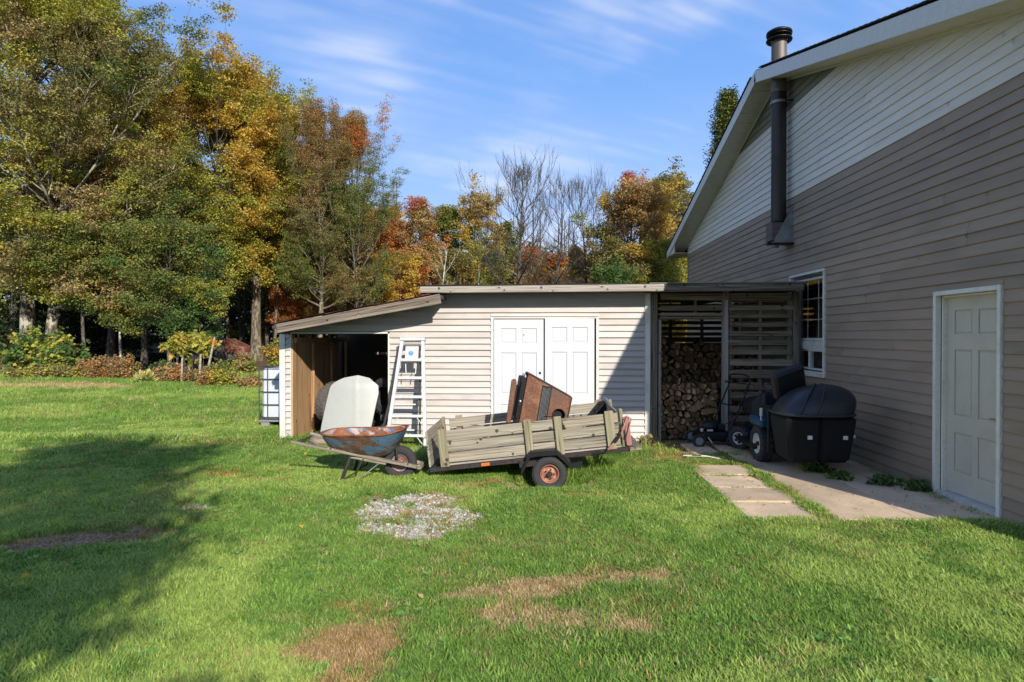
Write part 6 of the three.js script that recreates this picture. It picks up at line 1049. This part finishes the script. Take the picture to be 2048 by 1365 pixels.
{ // hosta with broad pale leaves
  const r = rng(140), x = PX(270, 21.9), h = thing('hosta', 'pale yellow hosta with broad leaves at the lawn edge', 'plant', [x, groundY(x, -21.9), -21.9]);
  const leafG = (() => { const g = new THREE.PlaneGeometry(0.24, 0.3, 4, 6), p = g.attributes.position; for (let i = 0; i < p.count; i++) { const v = p.getY(i) / 0.3 + 0.5, w = sin(PI * clamp(v * 0.95 + 0.05)) ** 0.7; p.setXYZ(i, p.getX(i) * w, 0.28 * v, -0.10 * v * v + 0.06 * (p.getX(i) / 0.12) ** 2 * w); } g.computeVertexNormals(); return g; })();
  const mats = [0xd8cc7c, 0xc0c060, 0xe0d69a].map((c) => { const m = leafMat(0.4); m.color.set(c); return m; });
  for (let i = 0; i < 44; i++) { const a = r() * TAU, ring = i / 44, m = new THREE.Mesh(leafG, mats[i % 3]); m.name = 'leaf'; m.castShadow = true; m.position.set(cos(a) * ring * 0.3, 0.1 + 0.2 * (1 - ring), sin(a) * ring * 0.3); m.rotation.order = 'YXZ'; m.rotation.set(0.8 + ring * 0.8, PI / 2 - a, 0); m.scale.setScalar(0.6 + r() * 0.4); h.add(m); }
}
{ // vine on stakes
  const stakeAt = (px, d, top, label, tip) => { const x = PX(px, d), hgt = PH(top, d), s = thing('garden_stake', label, 'stake', [x, groundY(x, -d) - 0.05, -d]); const lean = (px === 393 ? 0.22 : 0.05); piece('pole', tubePath([[0, 0, 0], [lean * hgt * 0.5, hgt * 0.5, 0], [lean * hgt, hgt, 0]], [0.045, 0.042, 0.036], 7), M.greyBoard, s); if (tip) piece('tip', tubePath([[lean * hgt * 0.86, hgt * 0.86, 0], [lean * hgt * 0.95, hgt * 0.95, 0]], 0.047, 8), M.orange, s); };
  stakeAt(393, 21.3, 668, 'tall leaning garden stake with an orange band near its top', true);
  stakeAt(383, 21.8, 702, 'grey garden stake just left of the tall orange banded stake'); stakeAt(345, 22, 695, 'grey garden stake under the left part of the vine'); stakeAt(335, 22.6, 690, 'thick pale garden stake at the left end of the vine'); stakeAt(360, 22.4, 706, 'thin garden stake under the middle of the vine');
  const r = rng(150), list = [], x0 = PX(365, 22), v = thing('vine', 'yellow green vine spread over garden stakes at the lawn edge', 'vine', [x0, 0, -22]);
  for (let i = 0; i < 230; i++) { const a = r() * TAU, d = sqrt(r()), x = cos(a) * d * 0.9, y = 1.45 + sin(a) * d * 0.3 - x * x * 0.22 + (r() < 0.15 ? -r() * 0.6 : 0); list.push({ p: [x, y, (r() - 0.5) * 0.6], s: 0.8 + r() * 0.5, q: [(r() - 0.5) * 0.8, r() * TAU, (r() - 0.5) * 0.8], c: pickc(r, r() < 0.75 ? PAL.yg : PAL.yellow) }); }
  piece('stem', merge([-0.6, -0.2, 0.1, 0.5].map((x) => tubePath([[x * 0.8, 0, 0], [x, 0.8, 0.05], [x * 1.2, 1.5, 0]], [0.02, 0.015, 0.008], 5, false))), M.barkDark, v); tag(scatter('foliage', sprayFor(6, 0.17, 0.7, 0.13)[0], LEAF, list, v), null, null, null, 'stuff');
}
// ---------------------------------------------------------------- grass
{
  const tuft = (n, seed, tall, wide) => { const r = rng(seed), p = [], q = [], t = []; for (let i = 0; i < n; i++) { const a = r() * TAU, d = sqrt(r()) * wide, x = cos(a) * d, z = sin(a) * d, h = tall * (0.5 + r() * 0.7), b = r() * TAU, l = h * (0.35 + r() * 1.15), w = 0.0013 + r() * 0.0017, dx = cos(b), dz = sin(b), sx = -dz * w, sz = dx * w, N = [dx * 0.45, 0.85, dz * 0.45];
    const v = (X, Y, Z) => { p.push(X, Y, Z); t.push(0, Y); }, mx = x + dx * l * 0.35, mz = z + dz * l * 0.35, my = h * 0.62, tx = x + dx * l, tz = z + dz * l;
    v(x - sx, 0, z - sz); v(x + sx, 0, z + sz); v(mx + sx, my, mz + sz); v(x - sx, 0, z - sz); v(mx + sx, my, mz + sz); v(mx - sx, my, mz - sz); v(mx - sx, my, mz - sz); v(mx + sx, my, mz + sz); v(tx, h, tz); } const g = raw(p, new Array(p.length).fill(0), t); g.computeVertexNormals(); return g; };
  const G = [0, 1, 2].map((i) => tuft(30, 300 + i, 0.031, 0.055)), coarse = [0, 1].map((i) => { const g = tuft(20, 310 + i, 0.06, 0.11); return g; });
  const green = pal(0x7a9a3c, 0x86a644, 0x708e38, 0x94b050, 0x648430), lime = pal(0x9cb452, 0xa8ba5a, 0x94aa4e), dryc = pal(0xa8904e, 0xb89e60, 0x927c44), strawc = pal(0xc4ac78, 0xd0b888, 0xb09868), brownc = pal(0xbc9c6c, 0xc8a876, 0xa88c60), oran = pal(0xb0743a, 0xa06a34);
  const house = (x, z) => x > 4.12 && z < -4.5, shedArea = (x, z) => x > -4.2 && x < 4.2 && z < -10.12;
  const r = rng(333), lists = [[], [], []], far = [[], []];
  const add = (x, z, L, base) => {
    if (house(x, z) || shedArea(x, z) || onSlab(x, z)) return;
    const [w, k] = patchAt(x, z), n = fbm(x * 0.7, z * 0.7, 3, 340), m = fbm(x * 3, z * 3, 2, 341);
    let P = n + (m - 0.5) * 0.5 > 0.56 ? lime : green, s = base * (0.75 + 0.55 * m + r() * 0.3);
    if (k) { const u = r(); if (k === 'gravel' || k === 'soil') { if (u < w * (k === 'gravel' ? 0.86 : 0.93)) return; P = u < 0.9 ? P : dryc; s *= 0.8; } else if (k === 'debris') { if (u < w * 0.8) return; P = r() < 0.5 ? dryc : P; } else if (u < w) { P = k === 'straw' ? strawc : k === 'brown' ? (r() < 0.7 ? brownc : dryc) : k === 'orange' ? oran : dryc; s *= 0.72; } }
    if (r() < 0.02 + 0.16 * smooth(0.45, 0.75, fbm(x * 1.6 + 20, z * 1.6, 3, 344))) P = r() < 0.5 ? strawc : dryc;
    if (x > 1.75 && z < -5.55 && z > -5.72) s *= 1.25;
    const wall = max(smooth(0.5, 0, abs(z + 10.0)) * (x < -2.4 || x > -1.9 ? 0.8 : 0.8), smooth(0.35, 0.05, hypot((x + 0.1) / 3, (z + 7.35) / 0.8)) * 0.35); s *= 1 + wall;
    L.push({ p: [x, groundY(x, z) - 0.004, z], s: [s, s * (0.8 + 0.5 * r()), s], q: [(r() - 0.5) * 0.2, r() * TAU, (r() - 0.5) * 0.2], c: pickc(r, P, 0.35) });
  };
  const band = (z0, z1, per, fn) => { for (let z = z0; z > z1; z -= 0.1) { const half = 0.86 * abs(z) + 0.6, n = per * half * 2 * 0.1; for (let i = 0; i < n; i++) fn(-half - 0.1 + r() * half * 2, z - r() * 0.1); } };
  band(-2.6, -5.5, 1500, (x, z) => add(x, z, lists[floor(r() * 3)], 1));
  band(-5.5, -8.5, 1000, (x, z) => add(x, z, lists[floor(r() * 3)], 1.08));
  band(-8.5, -12, 480, (x, z) => add(x, z, lists[floor(r() * 3)], 1.3));
  band(-12, -18, 150, (x, z) => { if (x < 0) add(x, z, far[floor(r() * 2)], 1.25); });
  band(-18, -27, 85, (x, z) => { if (x < -3) add(x, z, far[floor(r() * 2)], 1.6); });
  // green strips in the joints of the patio and along the house foot
  const strip = (x0, z0, x1, z1, n, w, base, dark) => { for (let i = 0; i < n; i++) { const t = r(), x = mix(x0, x1, t) + (r() - 0.5) * w, z = mix(z0, z1, t) + (r() - 0.5) * w, s = base * (0.6 + 0.8 * r() * fbm(t * 9, x0, 2, 350) * 1.6); lists[floor(r() * 3)].push({ p: [x, 0.0, z], s: [s, s, s], q: [0, r() * TAU, 0], c: pickc(r, dark ? green : r() < 0.6 ? green : r() < 0.5 ? lime : dryc, 0.4) }); } };
  strip(2.62, -5.75, 2.62, -8.3, 480, 0.07, 1.4); strip(1.9, -6.29, 2.5, -6.29, 60, 0.03, 0.6); strip(1.9, -6.89, 2.5, -6.89, 70, 0.03, 0.7); strip(1.9, -7.48, 2.5, -7.48, 120, 0.05, 0.9); strip(3.42, -7.2, 3.42, -9.6, 160, 0.06, 1.0); strip(4.1, -5.7, 4.15, -9.5, 260, 0.08, 0.9, true);
  strip(1.9, -8.1, 2.5, -8.5, 260, 0.3, 1.1); strip(2.2, -8.7, 3.4, -9.2, 200, 0.4, 0.9, true); strip(1.75, -8.4, 2.0, -7.6, 160, 0.16, 1.1);
  lists.forEach((l, i) => tag(scatter('lawn_grass', G[i], GRASS, l), 'short green lawn grass on the near ground', 'grass', null, 'stuff'));
  far.forEach((l, i) => tag(scatter('lawn_grass', coarse[i], GRASS, l), 'short green lawn grass on the far ground', 'grass', null, 'stuff'));
  // clover and plantain among the blades
  const leaf = (n, seed, size) => { const s = rng(seed), p = [], q = [], t = []; for (let i = 0; i < n; i++) { const a = i / n * TAU + s(), e = 0.3 + s() * 0.7, L = size * (0.6 + 0.7 * s()), W = L * 0.33, d = [cos(a) * cos(e), sin(e), sin(a) * cos(e)], b = [-sin(a), 0, cos(a)], N = [-cos(a) * sin(e), cos(e), -sin(a) * sin(e)]; const v = (u, w, k) => { p.push(d[0] * u + b[0] * w, d[1] * u * (1 - u / size * 0.25) + k, d[2] * u + b[2] * w); q.push(...N); t.push(u, w); }; v(0, 0, 0); v(L * 0.55, -W, 0); v(L, 0, -0.004); v(0, 0, 0); v(L, 0, -0.004); v(L * 0.55, W, 0); } const g = raw(p, q, t); g.computeVertexNormals(); return g; };
  const weeds = [[], []]; band(-2.6, -11, 60, (x, z) => { if (house(x, z) || shedArea(x, z) || onSlab(x, z) || fbm(x * 1.3, z * 1.3, 3, 360) < 0.47) return; const [w] = patchAt(x, z); if (w > 0.6) return; weeds[floor(r() * 2)].push({ p: [x, groundY(x, z) + 0.012, z], s: 0.4 + r() * 0.5, q: [0, r() * TAU, 0], c: pickc(r, pal(0x7ca850, 0x6c9a44, 0x8cb45c, 0x5e8a3a), 0.3) }); });
  weeds.forEach((l, i) => tag(scatter('lawn_weeds', leaf(i ? 7 : 9, 365 + i, i ? 0.06 : 0.045), LEAF, l), 'small broad leaved weeds growing in the lawn', 'weeds', null, 'stuff'));
  // tall tufts by the shed foot and round the trailer
  const tall = []; const T2 = tuft(18, 370, 0.16, 0.09); for (let i = 0; i < 260; i++) { const s = [[-2.2, -1.0, -9.9], [-1.6, -1.2, -8.4], [0.25, 0.95, -7.6], [-4.0, -3.4, -9.9], [-4.6, -4.2, -10.4], [0.9, 1.7, -8.9], [-1.7, -1.4, -7.9]][floor(r() * 7)], x = mix(s[0], s[1], r()), z = s[2] + (r() - 0.5) * 0.5; if (z < -10.08) continue; tall.push({ p: [x, groundY(x, z), z], s: 0.7 + r() * 0.7, q: [0, r() * TAU, 0], c: pickc(r, r() < 0.8 ? green : lime, 0.3) }); }
  tag(scatter('tall_grass', T2, GRASS, tall), 'longer uncut grass around the trailer and the shed foot', 'grass', null, 'stuff');
  // stones of the gravel patches, clods of soil, fallen leaves
  const rock = new THREE.IcosahedronGeometry(1, 0); { const p = rock.attributes.position; for (let i = 0; i < p.count; i++) { const k = 0.75 + 0.5 * vnoise(p.getX(i) * 3 + 9, p.getY(i) * 3 + p.getZ(i) * 2, 371); p.setXYZ(i, p.getX(i) * k, p.getY(i) * k * 0.7, p.getZ(i) * k); } rock.computeVertexNormals(); }
  const stones = [], clods = [], leaves = []; const rockM = std({ color: 0xffffff, roughness: 0.95 });
  for (const p of PATCHES) { if (!['gravel', 'soil', 'debris'].includes(p[4]) || p[1] < -11 ) continue; const n = min(2600, p[2] * p[3] * 26000); for (let i = 0; i < n; i++) { const x = p[0] + (r() * 2 - 1) * p[2] * 1.5, z = p[1] + (r() * 2 - 1) * p[3] * 1.5, [w, k] = patchAt(x, z); if (!k || r() > w * 1.1 || onSlab(x, z)) continue; const g = k === 'gravel', s = (g ? 0.004 : 0.003) + r() ** 3 * (g ? 0.016 : 0.010); (g ? stones : clods).push({ p: [x, groundY(x, z) + s * 0.25, z], s, q: [r() * 6, r() * 6, r() * 6], c: pickc(r, g ? pal(0x9a9488, 0xaaa498, 0x847e74, 0xbab4a8) : k === 'soil' ? pal(0x907c66, 0xa08a70, 0x7c6a56) : pal(0x8a7254, 0x9c8664, 0x6e5a42, 0xa06a48), 0.4) }); } }
  tag(scatter('gravel', rock, rockM, stones), 'grey gravel in the bare patches of the lawn', 'gravel', null, 'stuff'); tag(scatter('soil_clods', rock, rockM, clods), 'crumbs of brown soil in the bare patches', 'soil', null, 'stuff');
  const LG = spray(1, 0.001, 1, 0.045, 380); for (let i = 0; i < 700; i++) { const far2 = r() < 0.93, z = far2 ? -12 - r() * 12 : -3 - r() * 8, x = far2 ? -22 + r() * 18 : -6 + r() * 9; if (shedArea(x, z) || house(x, z)) continue; leaves.push({ p: [x, groundY(x, z) + 0.045, z], s: 0.6 + r() * 0.8, q: [r() - 0.5, r() * TAU, r() - 0.5], c: pickc(r, [...PAL.tan, ...PAL.gold, ...pal(0xd8c890)], 0.3) }); }
  for (let i = 0; i < 700; i++) { const x = 1.5 + r() * 2.6, z = -6 - r() * 4.1; if (x < 1.88 && z > -8) continue; if (r() > (x > 3.5 || z < -8 ? 1 : 0.25)) continue; leaves.push({ p: [x, 0.035, z], s: 0.25 + r() * 0.5, q: [(r() - 0.5) * 0.5, r() * TAU, (r() - 0.5) * 0.5], c: pickc(r, [...PAL.rust, ...PAL.tan], 0.4) }); }
  tag(scatter('fallen_leaves', LG, LEAF, leaves), 'small fallen leaves strewn over the lawn and patio', 'leaves', null, 'stuff');
}
// weeds rooted in the patio joints by the house
[[3.42, -7.75, 0.16, 0.16, 1], [3.46, -7.35, 0.1, 0.1, 2], [3.85, -7.15, 0.14, 0.14, 4], [4.06, -6.85, 0.12, 0.16, 7]].forEach(([x, z, rx, h, s]) => bush({ x, z, rx, rz: rx * 0.8, h, seed: 160 + s, stems: 12, dense: 4, leaf: 0.09, clump: 0.05, jit: 0.05, per: 3, shape: 1, pals: [PAL.green, PAL.green], name: 'patio_weed', cat: 'weed', label: ['low weed in the patio joint just behind the black bagger', 'tiny weed in the long patio joint midway to the lawn', 'weed against the house wall between bagger and side door', 'weed at the foot of the white side door'][[1, 2, 4, 7].indexOf(s)], group: 'weeds in the patio joints' }));
bush({ x: 1.72, z: -9.75, rx: 0.16, rz: 0.14, h: 0.26, seed: 170, stems: 7, dense: 3, leaf: 0.045, clump: 0.07, per: 5, pals: [PAL.olive, PAL.dark], label: 'thin weed at the foot of the shed corner, by the wood bay post' });
tag(piece('fallen_stick', tubePath([[1.98, 0.03, -8.62], [2.1, 0.045, -8.56], [2.25, 0.05, -8.52], [2.42, 0.035, -8.42]], [0.016, 0.015, 0.012, 0.008], 6), M.barkBirch), 'pale bare stick lying across the end of the patio', 'stick');
renderer.render(scene, camera);
